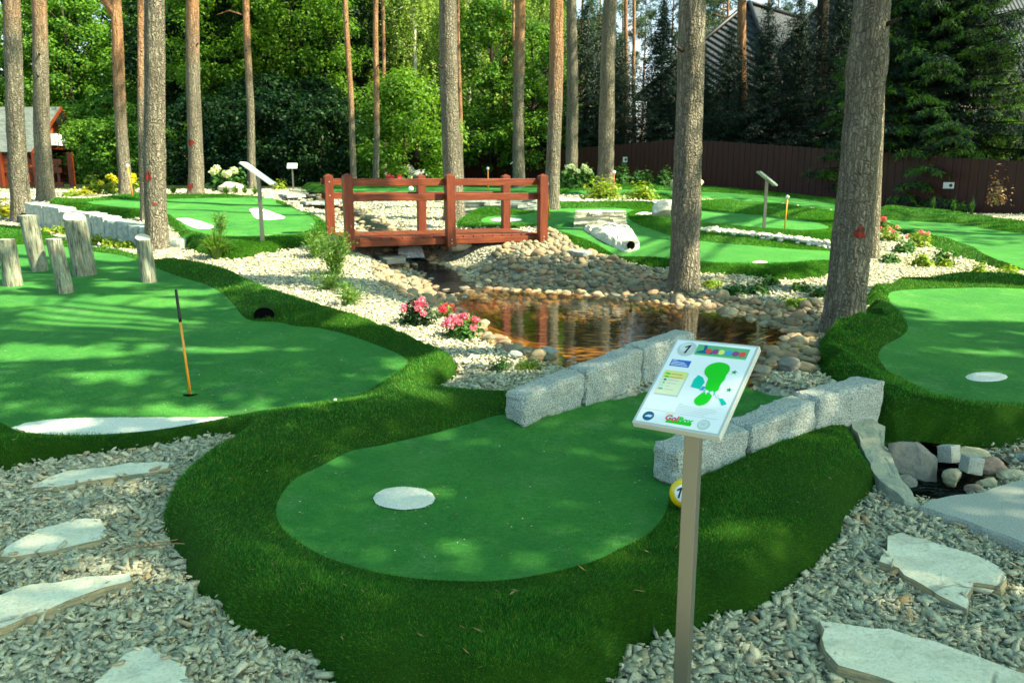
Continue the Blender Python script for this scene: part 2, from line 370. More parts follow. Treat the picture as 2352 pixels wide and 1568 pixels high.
    M['black'] = simple('black_rubber', (.012, .014, .014), .5, .3); M['hole'] = simple('dark_interior', (.004, .004, .004), 1, 0)  # black of the hole discs stands in for unlit insides
    M['ball_yellow'] = simple('yellow_gloss', (.85, .56, .01), .25, .5); M['ball_white'] = simple('white_gloss', (.82, .83, .8), .25, .5)
    n = NT('red_paint'); g = n.noise(n.coord(), 30, 4); M['paint'] = n.fin(n.ramp(g, [(.38, (.07, .025, .015)), (.6, (.24, .022, .014))]), .8, None, .2)
    M['bolt'] = simple('bolt_metal', (.6, .58, .5), .35, .5, .8)
    n = NT('roof_shingle'); co = n.coord(); br = n.new('ShaderNodeTexBrick'); n.l.new(n.coord('UV'), br.inputs[0]); br.inputs['Scale'].default_value = 1; br.inputs['Brick Width'].default_value = .3; br.inputs['Row Height'].default_value = .16; br.inputs['Mortar Size'].default_value = .012
    br.inputs[1].default_value = (.09, .11, .1, 1); br.inputs[2].default_value = (.14, .165, .15, 1); br.inputs[3].default_value = (.06, .07, .065, 1)
    M['shingle'] = n.fin(br.outputs[0], .85, n.bump(br.outputs[1], -.4, .02), .2)
    n = NT('glazed_tile'); uvc = n.coord('UV'); sx = n.new('ShaderNodeSeparateXYZ'); n.l.new(uvc, sx.inputs[0])
    wx = n.math('SINE', n.math('MULTIPLY', sx.outputs[0], 2 * math.pi / .3)); wy = n.math('FRACT', n.math('DIVIDE', sx.outputs[1], .36))
    h = n.math('ADD', n.math('MULTIPLY', wx, .5), n.math('MULTIPLY', wy, -.9))
    c = n.mix(n.ramp(wy, [(0, 0), (.08, 1)]), (.004, .005, .006), (.03, .038, .045))
    M['tile'] = n.fin(c, .5, n.bump(h, 1.0, .12), .35)
    M['logwall'] = wood('cabin_wood', (9, 1.2, 9), (.24, .055, .022), (.36, .11, .045))
    M['plaster'] = simple('pale_plaster', (.5, .45, .36), .9, .1, 0, .15)
    M['win'] = simple('window_glass', (.03, .04, .05), .08, .6)
    M['foundation'] = simple('stone_base', (.4, .38, .3), .9, .2, 0, .3, 12)
    # leaves
    M['leaf_mid'] = leaf_mat('broad_leaf', [(0, (.025, .10, .012)), (.5, (.085, .22, .02)), (1, (.18, .31, .035))], .45)
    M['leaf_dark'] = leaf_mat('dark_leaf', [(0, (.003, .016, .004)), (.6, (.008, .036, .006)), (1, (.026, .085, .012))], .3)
    M['leaf_bright'] = leaf_mat('hazel_leaf', [(0, (.05, .15, .01)), (.5, (.10, .23, .015)), (1, (.18, .30, .03))], .45)
    M['leaf_birch'] = leaf_mat('birch_leaf', [(0, (.09, .19, .035)), (.5, (.21, .33, .06)), (1, (.36, .44, .11))], .45)
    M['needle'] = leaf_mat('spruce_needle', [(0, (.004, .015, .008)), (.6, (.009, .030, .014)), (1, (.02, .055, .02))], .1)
    M['needle_lit'] = leaf_mat('spruce_needle_sunlit', [(0, (.03, .11, .008)), (.5, (.075, .19, .012)), (1, (.14, .26, .025))], .35)  # brighter copy of the needle colour, sunlight painted onto some sprays
    M['needle_pine'] = leaf_mat('pine_needle', [(0, (.03, .07, .035)), (.6, (.05, .11, .05)), (1, (.09, .15, .07))], .2)
    M['leaf_yellow'] = leaf_mat('golden_leaf', [(0, (.22, .26, .015)), (.5, (.38, .38, .02)), (1, (.55, .48, .05))], .4)
    M['leaf_lime'] = leaf_mat('lime_leaf', [(0, (.10, .2, .012)), (.5, (.2, .3, .02)), (1, (.33, .36, .06))], .4)
    M['leaf_plant'] = leaf_mat('plant_leaf', [(0, (.02, .09, .015)), (.6, (.05, .15, .025)), (1, (.10, .2, .05))], .35)
    M['leaf_wisp'] = leaf_mat('wispy_leaf', [(0, (.05, .14, .02)), (.5, (.10, .22, .03)), (1, (.18, .28, .06))], .4)
    M['pink'] = leaf_mat('pink_petal', [(0, (.5, .05, .13)), (.5, (.75, .14, .28)), (1, (.85, .42, .5))], .35)
    M['redpetal'] = leaf_mat('red_petal', [(0, (.5, .02, .05)), (1, (.75, .08, .14))], .35)
    M['whitepetal'] = leaf_mat('cream_petal', [(0, (.42, .52, .28)), (1, (.7, .75, .52))], .3)
    M['yellowpetal'] = leaf_mat('yellow_petal', [(0, (.75, .6, .01)), (1, (.85, .75, .05))], .3)
    M['dead'] = leaf_mat('dry_needles', [(0, (.2, .1, .04)), (1, (.4, .25, .1))], .1)
    # water
    n = NT('pond_water'); co = n.coord(); w = n.noise(n.coord('Object', (3, 5, 3)), 2.2, 3, .5, .3); nb = n.bump(w, .10, .02)
    tr = n.new('ShaderNodeBsdfTransparent'); tr.inputs[0].default_value = (.80, .62, .34, 1)
    gl = n.new('ShaderNodeBsdfGlossy'); gl.inputs['Roughness'].default_value = .015; n.l.new(nb, gl.inputs['Normal'])
    fr = n.new('ShaderNodeFresnel'); fr.inputs[0].default_value = 1.22; n.l.new(nb, fr.inputs['Normal'])
    mx = n.new('ShaderNodeMixShader'); n.l.new(n.math('MULTIPLY', fr.outputs[0], .58, True), mx.inputs[0]); n.l.new(tr.outputs[0], mx.inputs[1]); n.l.new(gl.outputs[0], mx.inputs[2]); n.l.new(mx.outputs[0], n.out.inputs[0])
    M['water'] = n.m
    n = NT('dark_water'); nb = n.bump(n.noise(n.coord('Object', (8, 8, 8)), 3, 3, .6), .5, .03)
    M['water_dark'] = n.fin((.004, .006, .006), .04, nb, .5)
    n = NT('falling_water'); g = n.noise(n.coord('Object', (60, 60, 4)), 1.5, 3, .6)
    M['foam'] = n.fin(n.ramp(g, [(.35, (.08, .1, .1)), (.6, (.75, .8, .8))]), .2, n.bump(g, .5, .02), .5)
mk_mats()
# ------------------------------------------------------------------ plan shapes
WATER_Z = .30
POND = smooth_loop([Pz(*q, WATER_Z)[:2] for q in [(1075, 661), (1130, 662), (1227, 668), (1325, 672), (1400, 684), (1487, 690), (1585, 704), (1682, 721), (1740, 738), (1806, 752), (1818, 772), (1795, 808), (1755, 850), (1722, 866), (1650, 850), (1560, 836), (1440, 838), (1340, 850), (1290, 832), (1240, 820), (1190, 800), (1145, 784), (1108, 768), (1085, 745), (1052, 718), (1042, 690)]], .12)
# stream: px, py, water height, width
_st = [(1060, 668, .30, .55), (1030, 640, .36, .5), (1000, 618, .44, .45), (968, 600, .50, .4), (945, 592, .54, .45)]
STREAM_A = [np.array([*Pz(q[0], q[1], q[2])[:2], q[2], q[3]]) for q in _st]
_a = STREAM_A[-1]
STREAM_B = [np.array([_a[0] - .05, _a[1] + .25, .70, .42])] + [np.array([*Pz(px, py, z)[:2], z, w]) for px, py, z, w in [(905, 541, .78, .34), (868, 518, .86, .34), (830, 497, .95, .3), (800, 479, 1.03, .5), (760, 471, 1.08, .4), (728, 455, 1.16, .3), (690, 444, 1.24, .3)]]
BASIN = smooth_loop([Pz(*q, -.05)[:2] for q in [(2045, 1030), (2120, 1015), (2200, 1040), (2235, 1080), (2300, 1085), (2262, 1125), (2215, 1150), (2150, 1168), (2095, 1150), (2062, 1100)]], .06)
BR0 = np.array([-2.2, 10.8]); BRL = 2.84; BRA = math.atan2(1.08, 2.63)
def br(u, v):
    c, s = math.cos(BRA), math.sin(BRA); return np.array([BR0[0] + u * c - v * s, BR0[1] + u * s + v * c])

TURF_A_OUT = [(-330, 1000), (-200, 1080), (0, 1088), (60, 1074), (180, 1056), (300, 1041), (420, 1020), (500, 1006), (532, 1008), (546, 1022), (515, 1045), (467, 1072), (425, 1105), (391, 1140), (366, 1205), (380, 1252), (412, 1310), (446, 1365), (501, 1405), (523, 1450), (595, 1479), (637, 1505), (701, 1516), (731, 1552), (800, 1610), (950, 1660), (1150, 1680), (1340, 1640), (1425, 1570), (1452, 1500), (1520, 1480), (1602, 1467), (1653, 1429), (1746, 1416), (1806, 1369), (1887, 1305), (1933, 1254), (1955, 1199), (2010, 1140), (2027, 1122), (2012, 1098), (1984, 1046), (1962, 992), (1958, 960), (1900, 915, .05), (1850, 890, .1), (1790, 876, .12), (1722, 856, .12), (1640, 846, .1), (1500, 868, .1), (1380, 905, .08), (1240, 878, .12), (1150, 888, .12), (1080, 893, .1), (1012, 892, .08), (1002, 880, .1), (1030, 856, .12), (1052, 832, .14), (1056, 805, .15), (1036, 790, .15), (971, 762, .15), (906, 736, .15), (825, 710, .15), (744, 688, .15), (679, 668, .15), (630, 652, .15), (581, 632, .15), (549, 616, .15), (487, 600, .15), (422, 588, .15), (351, 580, .15), (299, 565, .15), (211, 558, .12), (150, 545, .12), (85, 526, .12), (0, 518, .12), (-200, 516, .1), (-420, 600), (-520, 760), (-450, 900)]
L_IN = [(765, 921), (637, 937), (523, 957), (400, 979), (260, 994), (100, 995), (25, 982), (-40, 940), (-170, 850), (-260, 720), (-240, 630), (-120, 580), (0, 563), (110, 563), (218, 578), (292, 590), (357, 616), (416, 636), (471, 652), (507, 671), (533, 694), (553, 722), (580, 737), (640, 741), (679, 751), (731, 754), (809, 772), (874, 795), (913, 811), (936, 827), (930, 842), (903, 860), (841, 899)]
F_IN = [(809, 1037), (740, 1072), (680, 1101), (645, 1140), (634, 1170), (640, 1200), (663, 1228), (701, 1256), (748, 1280), (784, 1292), (869, 1314), (988, 1329), (1124, 1331), (1230, 1318), (1358, 1288), (1413, 1263), (1485, 1229), (1523, 1190), (1534, 1160), (1548, 1118), (1620, 1060), (1720, 1000), (1830, 930), (1810, 890), (1722, 862), (1640, 852), (1560, 860), (1470, 885), (1350, 925), (1210, 966), (1158, 952), (1056, 976), (975, 997), (869, 1025)]
R_OUT = [(2600, 1010), (2352, 1020), (2197, 1016), (2100, 1005), (2027, 1015), (1985, 975), (1930, 930), (1880, 885), (1864, 855), (1874, 798), (1885, 778), (1912, 764), (1950, 757), (1978, 740, .06), (1986, 701, .08), (1990, 658, .1), (2017, 651, .1), (2115, 643, .1), (2212, 640, .1), (2352, 643, .1), (2700, 660, .1), (2900, 850)]
R_IN = [(2600, 935), (2352, 929), (2248, 927), (2163, 917), (2131, 900), (2082, 873), (2037, 850), (2021, 831), (2019, 811), (2034, 792), (2066, 775), (2085, 756), (2079, 740), (2069, 717), (2042, 690), (2060, 668), (2212, 661), (2352, 663), (2650, 680), (2750, 830)]
UL_OUT = [(112, 474), (130, 463), (170, 456, .15), (300, 448, .15), (450, 447, .15), (560, 447, .15), (640, 453, .15), (690, 472, .15), (750, 500, .12), (752, 540), (745, 565), (700, 582), (600, 592), (545, 600), (480, 590), (430, 572), (405, 535), (370, 508), (300, 502), (230, 502), (160, 488)]
UL_IN = [(200, 466), (330, 460), (600, 457), (640, 470), (700, 492), (725, 515), (700, 538), (600, 548), (500, 546), (440, 532), (405, 505), (370, 490), (260, 479)]
MU_OUT = [(1050, 522), (1060, 503), (1090, 492), (1180, 486), (1250, 477), (1285, 466, .1), (1400, 465, .1), (1510, 467, .1), (1570, 465, .1), (1640, 462, .1), (1725, 468, .1), (1819, 476, .1), (1913, 489, .1), (1970, 502, .1), (1990, 560), (1962, 600), (1907, 631), (1855, 642), (1790, 645), (1725, 636), (1666, 632), (1611, 629), (1536, 618), (1487, 613), (1439, 601), (1390, 588), (1341, 578), (1290, 554), (1250, 535), (1150, 530)]
M_IN = [(1110, 510), (1120, 497), (1200, 491), (1290, 478), (1450, 480), (1440, 490), (1450, 505), (1500, 526), (1560, 543), (1611, 552), (1725, 564), (1913, 575), (1930, 586), (1905, 595), (1740, 604), (1560, 594), (1450, 582), (1390, 567), (1330, 543), (1250, 516), (1180, 511)]
U_IN = [(1535, 489), (1620, 484), (1740, 494), (1850, 505), (1905, 520), (1850, 529), (1725, 523), (1611, 510), (1535, 499)]
FT_OUT = [(1275, 446), (1290, 433), (1400, 430), (1560, 434), (1700, 440), (1850, 452), (1960, 468), (2015, 484), (1990, 497), (1960, 496), (1913, 485), (1819, 473), (1725, 465), (1640, 459), (1540, 460), (1490, 460), (1440, 451), (1380, 447)]
FT_IN = [(1300, 441), (1310, 437), (1420, 434), (1560, 438), (1700, 444), (1850, 457), (1950, 474), (1978, 485), (1900, 477), (1800, 465), (1700, 456), (1560, 447), (1420, 440)]
FR_OUT = [(2006, 508), (2022, 487), (2180, 502), (2352, 527), (2600, 550), (2750, 640), (2400, 627), (2290, 618), (2210, 593), (2150, 572), (2120, 557), (2060, 534), (2017, 523)]
FR_IN = [(2035, 505), (2180, 514), (2352, 537), (2600, 565), (2620, 615), (2352, 606), (2265, 585), (2236, 568), (2170, 545), (2120, 535), (2050, 515)]
BT_OUT = [(690, 434), (740, 425), (1000, 424), (1240, 425), (1265, 440), (1180, 446), (1060, 448), (900, 446), (760, 443)]
BT_IN = [(760, 432), (1000, 429), (1220, 430), (1225, 438), (1060, 442), (900, 441), (780, 438)]

TURFS = []
def turf_def(out, inners, hg, crest, wc, wout, step, dzi=.1):
    po = smooth_loop(pix_poly(out), step); pi = [smooth_loop(pix_poly(i, dzi), step) for i in inners]
    t = dict(out=po, inn=pi, hg=hg, crest=crest, wc=wc, wout=wout); TURFS.append(t); return t
T_A = turf_def(TURF_A_OUT, [L_IN, F_IN], .07, .085, .34, .34, .06, .07)
T_R = turf_def(R_OUT, [R_IN], .10, .12, .4, .4, .1)
T_UL = turf_def(UL_OUT, [UL_IN], .12, .06, .6, .5, .15)
T_MU = turf_def(MU_OUT, [M_IN, U_IN], .09, .07, .7, .8, .15)
T_FT = turf_def(FT_OUT, [FT_IN], .08, .07, .9, .8, .25)
T_FR = turf_def(FR_OUT, [FR_IN], .10, .10, .7, .7, .25)
T_BT = turf_def(BT_OUT, [BT_IN], .08, .08, .6, .6, .3)

def turf_rel(t, x, y):
    a = polydist(x, y, t['out']); b = np.full(np.shape(x), 1e9); ins = np.zeros(np.shape(x), bool)
    for p in t['inn']:
        b = np.minimum(b, polydist(x, y, p)); ins |= inpoly(x, y, p)
    fi = t['hg'] + t['crest'] * sst(-.02, t['wc'], b)
    fi = np.where(ins, t['hg'] - .012 * sst(0, .05, b), fi)
    q = 1 - np.clip(a / t['wout'], 0, 1)
    fo = (t['hg'] + t['crest'] + .10) * (1 - q ** 2.3)
    k = .05; h = np.clip(.5 + .5 * (fo - fi) / k, 0, 1)
    return fo * (1 - h) + fi * h - k * h * (1 - h), ins, a, b
def turf_z(x, y):
    """height of the turf at single plan point (or ground if no turf)"""
    xa = np.array([x]); ya = np.array([y])
    for t in TURFS:
        if inpoly(xa, ya, t['out'])[0]: return float(z0(x, y) + turf_rel(t, xa, ya)[0][0])
    return float(zt(xa, ya)[0])

def zt(x, y):
    x = np.asarray(x, float); y = np.asarray(y, float); z = z0(x, y)
    for e in (br(-.25, .7), br(BRL + .25, .7)):
        z = z + .10 * np.exp(-((x - e[0]) ** 2 + (y - e[1]) ** 2) / .9)
    d = polydist(x, y, POND); i = inpoly(x, y, POND)
    z = np.where(i, WATER_Z - .03 - .2 * sst(0, .7, d), WATER_Z - .03 + (z - WATER_Z + .03) * sst(-.05, 1.25, d))
    for S in (STREAM_A, STREAM_B):
        for a, b in zip(S[:-1], S[1:]):
            dv = b[:2] - a[:2]; L = dv @ dv; t = np.clip(((x - a[0]) * dv[0] + (y - a[1]) * dv[1]) / L, 0, 1)
            dd = np.hypot(x - a[0] - t * dv[0], y - a[1] - t * dv[1]); zw = a[2] + (b[2] - a[2]) * t; w = (a[3] + (b[3] - a[3]) * t) / 2
            k = sst(w * .7, w + .75, dd); z = np.minimum(z, (zw - .06) * (1 - k) + np.maximum(z, zw + .02) * k)
    d = polydist(x, y, BASIN); i = inpoly(x, y, BASIN)
    z = np.where(i, np.minimum(z, -.07 - .12 * sst(0, .15, d)), z - .07 * (1 - sst(0, .25, d)))
    return z

# ------------------------------------------------------------------ ground sheet
def lines(a, segs):
    o = [a]
    for end, st in segs:
        n = max(1, int(round((end - o[-1]) / st))); o += list(np.linspace(o[-1], end, n + 1)[1:])
    return np.array(o)
gx = lines(-260, [(-80, 30), (-24, 7), (-12, 1), (-6, .2), (4, .11), (9, .2), (18, .8), (40, 4), (80, 8), (260, 30)])
gy = lines(-40, [(-4, 6), (1.4, .6), (13, .1), (22, .22), (34, .8), (60, 4), (160, 12), (420, 40)])
GX, GY = np.meshgrid(gx, gy); fx, fy = GX.ravel(), GY.ravel()
GZ = zt(fx, fy)
for t in TURFS:
    b = inpoly(fx, fy, t['out']); d = polydist(fx[b], fy[b], t['out']); GZ[b] -= .10 * sst(0, .22, d)
nx, ny = len(gx), len(gy)
ii = (np.arange(ny - 1)[:, None] * nx + np.arange(nx - 1)[None, :]).ravel()
GF = np.stack([ii, ii + 1, ii + nx + 1, ii + nx], 1)
cx = fx[GF].mean(1); cy = fy[GF].mean(1)
GARDEN = np.array([(-22, -3), (-19, 25), (-9, 26), (-1, 38), (6.7, 32.5), (14.6, 22.6), (19, 16), (20, -3)], float)
gm = np.where(inpoly(cx, cy, GARDEN), 0, 1)
gm[inpoly(cx, cy, POND) | (inpoly(cx, cy, BASIN))] = 2
ground = npmesh('ground', np.stack([fx, fy, GZ], 1), GF, [M['gravel'], M['floor'], M['bed']], smooth=True, midx=gm)
tag(ground, kind='structure')

# ------------------------------------------------------------------ turf meshes
def build_turf(t, spc, name_g='putting_green', name_b='turf_bank', mats=('putt', 'bank'), jitter=.35):
    po = t['out']; lo, hi = po.min(0), po.max(0)
    X, Y = np.meshgrid(np.arange(lo[0], hi[0], spc), np.arange(lo[1], hi[1], spc)); X = X.ravel(); Y = Y.ravel()
    keep = (Y > 5.5 * RNG.random(len(Y)) ** .0001) | True
    if lo[1] < 5:                                  # thin the grid with distance
        q = (np.floor((Y - lo[1]) / spc).astype(int) % 2 == 0) & (np.floor((X - lo[0]) / spc).astype(int) % 2 == 0)
        keep = (Y < 5.2) | q
    X, Y = X[keep], Y[keep]
    X = X + RNG.uniform(-1, 1, len(X)) * spc * jitter; Y = Y + RNG.uniform(-1, 1, len(Y)) * spc * jitter
    m = inpoly(X, Y, po); X, Y = X[m], Y[m]
    d = polydist(X, Y, po)
    for p in t['inn']: d = np.minimum(d, polydist(X, Y, p))
    m = d > spc * .45; X, Y = X[m], Y[m]
    pts = [Vector((float(a), float(b))) for a, b in zip(X, Y)]; edges = []
    for loop in [po] + t['inn']:
        n0 = len(pts); n = len(loop); pts += [Vector((float(q[0]), float(q[1]))) for q in loop]
        edges += [(n0 + i, n0 + (i + 1) % n) for i in range(n)]
    vo, _, fo, _, _, _ = delaunay_2d_cdt(pts, edges, [], 0, 1e-4)
    V = np.array([(v.x, v.y) for v in vo]); F = np.array([f for f in fo if len(f) == 3])
    c = V[F].mean(1); F = F[inpoly(c[:, 0], c[:, 1], po)]; c = V[F].mean(1)
    rel, ins, a, b = turf_rel(t, V[:, 0], V[:, 1])
    und = np.array([noise.noise(Vector((q[0] * 1.3, q[1] * 1.3, 3.1))) for q in V]) * .018 * sst(0, .5, a)
    Z = z0(V[:, 0], V[:, 1]) + rel + und
    Z[a < 1e-4] -= .02
    V3 = np.stack([V[:, 0], V[:, 1], Z], 1); out = []
    e1 = V3[F[:, 1]] - V3[F[:, 0]]; e2 = V3[F[:, 2]] - V3[F[:, 0]]; nn = np.cross(e1, e2); fl = nn[:, 2] < 0; F[fl] = F[fl][:, ::-1]
    fin_ = np.zeros(len(F), bool)
    for p in t['inn']: fin_ |= inpoly(c[:, 0], c[:, 1], p)
    for nm, sel, mt in ((name_g, fin_, mats[0]), (name_b, ~fin_, mats[1])):
        f = F[sel]; u, inv = np.unique(f, return_inverse=True)
        o = npmesh(nm, V3[u], inv.reshape(f.shape), M[mt], smooth=True); tag(o, kind='structure'); out.append((V3, f))
    return out
surf = {}
surf['A'] = build_turf(T_A, .045)
surf['R'] = build_turf(T_R, .09)
surf['UL'] = build_turf(T_UL, .14); surf['MU'] = build_turf(T_MU, .14)
surf['FT'] = build_turf(T_FT, .3); surf['FR'] = build_turf(T_FR, .3); surf['BT'] = build_turf(T_BT, .35)

def blades(name, VF, dens, hgt, wid, mat, lean=.55, clip=None):
    """turf pile: small triangular blades rooted on a surface; dens(x,y) per m2, hgt/wid arrays of distance"""
    V, F = VF; a, b, c = V[F[:, 0]], V[F[:, 1]], V[F[:, 2]]
    nn = np.cross(b - a, c - a); ar = np.linalg.norm(nn, axis=1) / 2; nn /= (2 * ar[:, None] + 1e-12)
    cc = (a + b + c) / 3; n = RNG.poisson(ar * dens(cc[:, 0], cc[:, 1])); idx = np.repeat(np.arange(len(F)), n); N = len(idx)
    r1 = np.sqrt(RNG.random(N))[:, None]; r2 = RNG.random(N)[:, None]
    p = (1 - r1) * a[idx] + r1 * (1 - r2) * b[idx] + r1 * r2 * c[idx]; nv = nn[idx]
    if clip is not None:
        k = clip(p[:, 0], p[:, 1]); p = p[k]; nv = nv[k]; N = len(p)
    D = np.hypot(p[:, 0], p[:, 1]); h = hgt(D) * RNG.uniform(.6, 1.25, N); w = wid(D); fld = np.sin(p[:, 0] * 3.1 + 1.7 * p[:, 1]) * np.sin(p[:, 1] * 4.3 - 1.9 * p[:, 0] + 1) + .6 * np.sin(p[:, 0] * 9.7 + 2 * np.sin(p[:, 1] * 6.1)) * np.sin(p[:, 1] * 8.3 + 1.3); h = h * np.clip(.92 + .32 * fld, .5, 1.3)
    th = RNG.uniform(0, 2 * np.pi, N); side = np.stack([np.cos(th), np.sin(th), np.zeros(N)], 1)
    ln = RNG.normal(size=(N, 3)) * lean; ln[:, 2] *= .3; cm = np.clip(.55 - fld * .5, 0, 1.2); ln[:, 0] += cm * np.cos(p[:, 1] * 2.1 + p[:, 0]); ln[:, 1] += cm * np.sin(p[:, 0] * 1.7 - p[:, 1] * .8)
    tip = p + (nv * .9 + ln + np.array([0, 0, .35])) * h[:, None]
    A = p - side * w[:, None] / 2 - nv * .003; B = p + side * w[:, None] / 2 - nv * .003
    VV = np.stack([A, B, tip], 1).reshape(-1, 3)
    o = npmesh(name, VV, np.arange(N * 3).reshape(-1, 3), mat); return tag(o, kind='stuff')
def vis(x, y, m=.35): return np.abs(x) < .66 * y + m
blades('turf_grass', surf['A'][1], lambda x, y: np.where(vis(x, y), np.clip(36000 * (3.0 / np.maximum(y, 2.2)) ** 2, 3500, 48000), 300), lambda d: .007 + .0011 * d, lambda d: .0021 + .0006 * np.maximum(d - 3, 0), M['blade'])
blades('putting_grass', surf['A'][0], lambda x, y: np.where(vis(x, y) & (y < 6), np.clip(16000 * (3.4 / np.maximum(y, 2.5)) ** 2.2, 0, 24000), 0), lambda d: .0045 + .0003 * d, lambda d: .0022 + .0004 * np.maximum(d - 3, 0), M['blade_putt'], .9)
blades('turf_grass', surf['R'][1], lambda x, y: np.where(vis(x, y, .6), np.clip(13000 * (4.5 / np.maximum(y, 3)) ** 2, 1200, 16000), 100), lambda d: .012 + .001 * d, lambda d: .004 + .0006 * np.maximum(d - 4, 0), M['blade'])
for k_, dn in (('UL', 9000), ('MU', 8000), ('FR', 1600), ('FT', 1500)):
    blades('turf_grass', surf[k_][1], lambda x, y, dn=dn: np.where(vis(x, y, .8), dn, 0), lambda d: .012 + .0006 * d, lambda d: .003 + .0005 * d, M['blade'])

# white turf marks: thin pads with a fringe
def white_mark(px_pts, dzi, label, step=.04, fringe=0):
    p = smooth_loop(pix_poly(px_pts, dzi), step); c = p.mean(0)
    rings = [1.0, .8, .55, .3, .1]; V = []; F = []; n = len(p)
    jit = np.array([.012 * noise.noise(Vector((q[0] * 30, q[1] * 30, 1))) for q in p]) * (1 if fringe else .5)
    for k, r in enumerate(rings):
        for q, j in zip(p, jit):
            x, y = c + (q - c) * (r + (j / .3 if k == 0 else 0)); V.append((x, y, turf_z(x, y) + (.004 if k == 0 else .014)))
    for k in range(len(rings) - 1):
        for i in range(n): F.append((k * n + i, k * n + (i + 1) % n, (k + 1) * n + (i + 1) % n, (k + 1) * n + i))
    F.append(tuple((len(rings) - 1) * n + i for i in range(n)))
    o = npmesh('tee_mark' if 'round' in label else 'bunker_mark', np.array(V), F, M['white'], smooth=True)
    tag(o, label, 'turf mark', 'white turf patches on the greens')
    if fringe:
        T = np.array(V); tri = np.array([(f[0], f[1], f[2]) for f in F[:-1]] + [(f[0], f[2], f[3]) for f in F[:-1]])
        b = blades('white_pile', (T, tri), lambda x, y: np.full(np.shape(x), fringe), lambda d: .010 + 0 * d, lambda d: .0028 + 0 * d, M['white_blade'], .8)
        b.parent = o
    return o
def ell(cx, cy, rx, ry, n=14): return [(cx + rx * math.cos(2 * math.pi * i / n), cy + ry * math.sin(2 * math.pi * i / n)) for i in range(n)]
white_mark(ell(928, 1140, 72, 26), .07, 'white round turf tee patch on the shaded foreground green', .03, 26000)
white_mark([(25, 983), (60, 968), (130, 959), (250, 956), (400, 956), (523, 959), (430, 979), (330, 994), (200, 1002), (80, 999)], .07, 'long white lens-shaped bunker patch along the near edge of the big left green', .04, 16000)
white_mark(ell(2266, 863, 49, 11), .1, 'white round turf tee patch on the green at the right edge', .05, 5000)
white_mark(ell(1746, 600, 20, 3.2), .1, 'small white round turf patch in front of the thick pine on the middle right green', .06)
white_mark(ell(1163, 502, 37, 4.2), .1, 'white round turf patch behind the far rail of the bridge', .1)
white_mark(ell(620, 541, 20, 3.4), .13, 'small white round turf patch beside the upper left sign post', .08)
white_mark([(405, 500), (425, 498), (455, 504), (480, 512), (492, 518), (480, 523), (455, 523), (430, 514), (415, 506)], .13, 'white teardrop bunker patch on the upper left green near the pine with a red dot', .1)
white_mark([(573, 478), (590, 475), (615, 481), (640, 490), (655, 497), (640, 501), (610, 502), (588, 499), (578, 488)], .13, 'white wedge-shaped bunker patch on the upper left green behind the slanted sign', .1)
white_mark([(1457, 490), (1480, 487), (1505, 490), (1508, 497), (1490, 496)], .12, 'white bunker patch beside the pale boulder on the middle right green', .12)

# ------------------------------------------------------------------ water
def flat_poly(name, poly, z, mat):
    c = poly.mean(0)
    o = npmesh(name, np.array([(p[0], p[1], z) for p in poly]), [tuple(range(len(poly)))], mat); return tag(o, kind='structure')
big = POND + (POND - POND.mean(0)) * .03
flat_poly('pond_water', big, WATER_Z, M['water'])
flat_poly('basin_water', BASIN + (BASIN - BASIN.mean(0)) * .05, -.05 - .02, M['water_dark'])
def strip(name, S, mat, n=10):
    pts = []
    for a, b in zip(S[:-1], S[1:]): pts += [a + (b - a) * t for t in np.linspace(0, 1, n, endpoint=False)]
    pts.append(S[-1]); V = []; F = []
    for i, p in enumerate(pts):
        d = pts[min(i + 1, len(pts) - 1)][:2] - pts[max(i - 1, 0)][:2]; d /= np.linalg.norm(d); nrm = np.array([-d[1], d[0]])
        for k in range(5):
            u = (k - 2) / 2; q = p[:2] + nrm * u * p[3] * .55; V.append((q[0], q[1], p[2] - .015 + .012 * noise.noise(Vector((q[0] * 5, q[1] * 5, 0)))))
    for i in range(len(pts) - 1):
        for k in range(4): F.append((i * 5 + k, i * 5 + k + 1, i * 5 + k + 6, i * 5 + k + 5))
    return tag(npmesh(name, np.array(V), F, mat, smooth=True), kind='structure')
strip('stream_water', STREAM_A, M['water_dark']); strip('stream_water', STREAM_B, M['water_dark'])
# little waterfall sheet between the two stream levels
a, b = STREAM_A[-1], STREAM_B[0]; d = (b - a)[:2] / np.linalg.norm((b - a)[:2]); nr = np.array([-d[1], d[0]]); V = []; F = []
for i in range(9):
    t = i / 8; z = b[2] - .01 - (b[2] - a[2]) * t ** 1.7; q = b[:2] + d * .05 - d * (.30 * t)
    for k in range(9):
        u = (k - 4) / 4 * (.15 + .04 * t); V.append((*(q + nr * u - d * .03 * noise.noise(Vector((k * 1.7, t * 2, 0)))), z + .01))
for i in range(8):
    for k in range(8): F.append((i * 9 + k, i * 9 + k + 1, i * 9 + k + 10, i * 9 + k + 9))
tag(npmesh('waterfall', np.array(V), F, M['foam'], smooth=True), kind='structure')

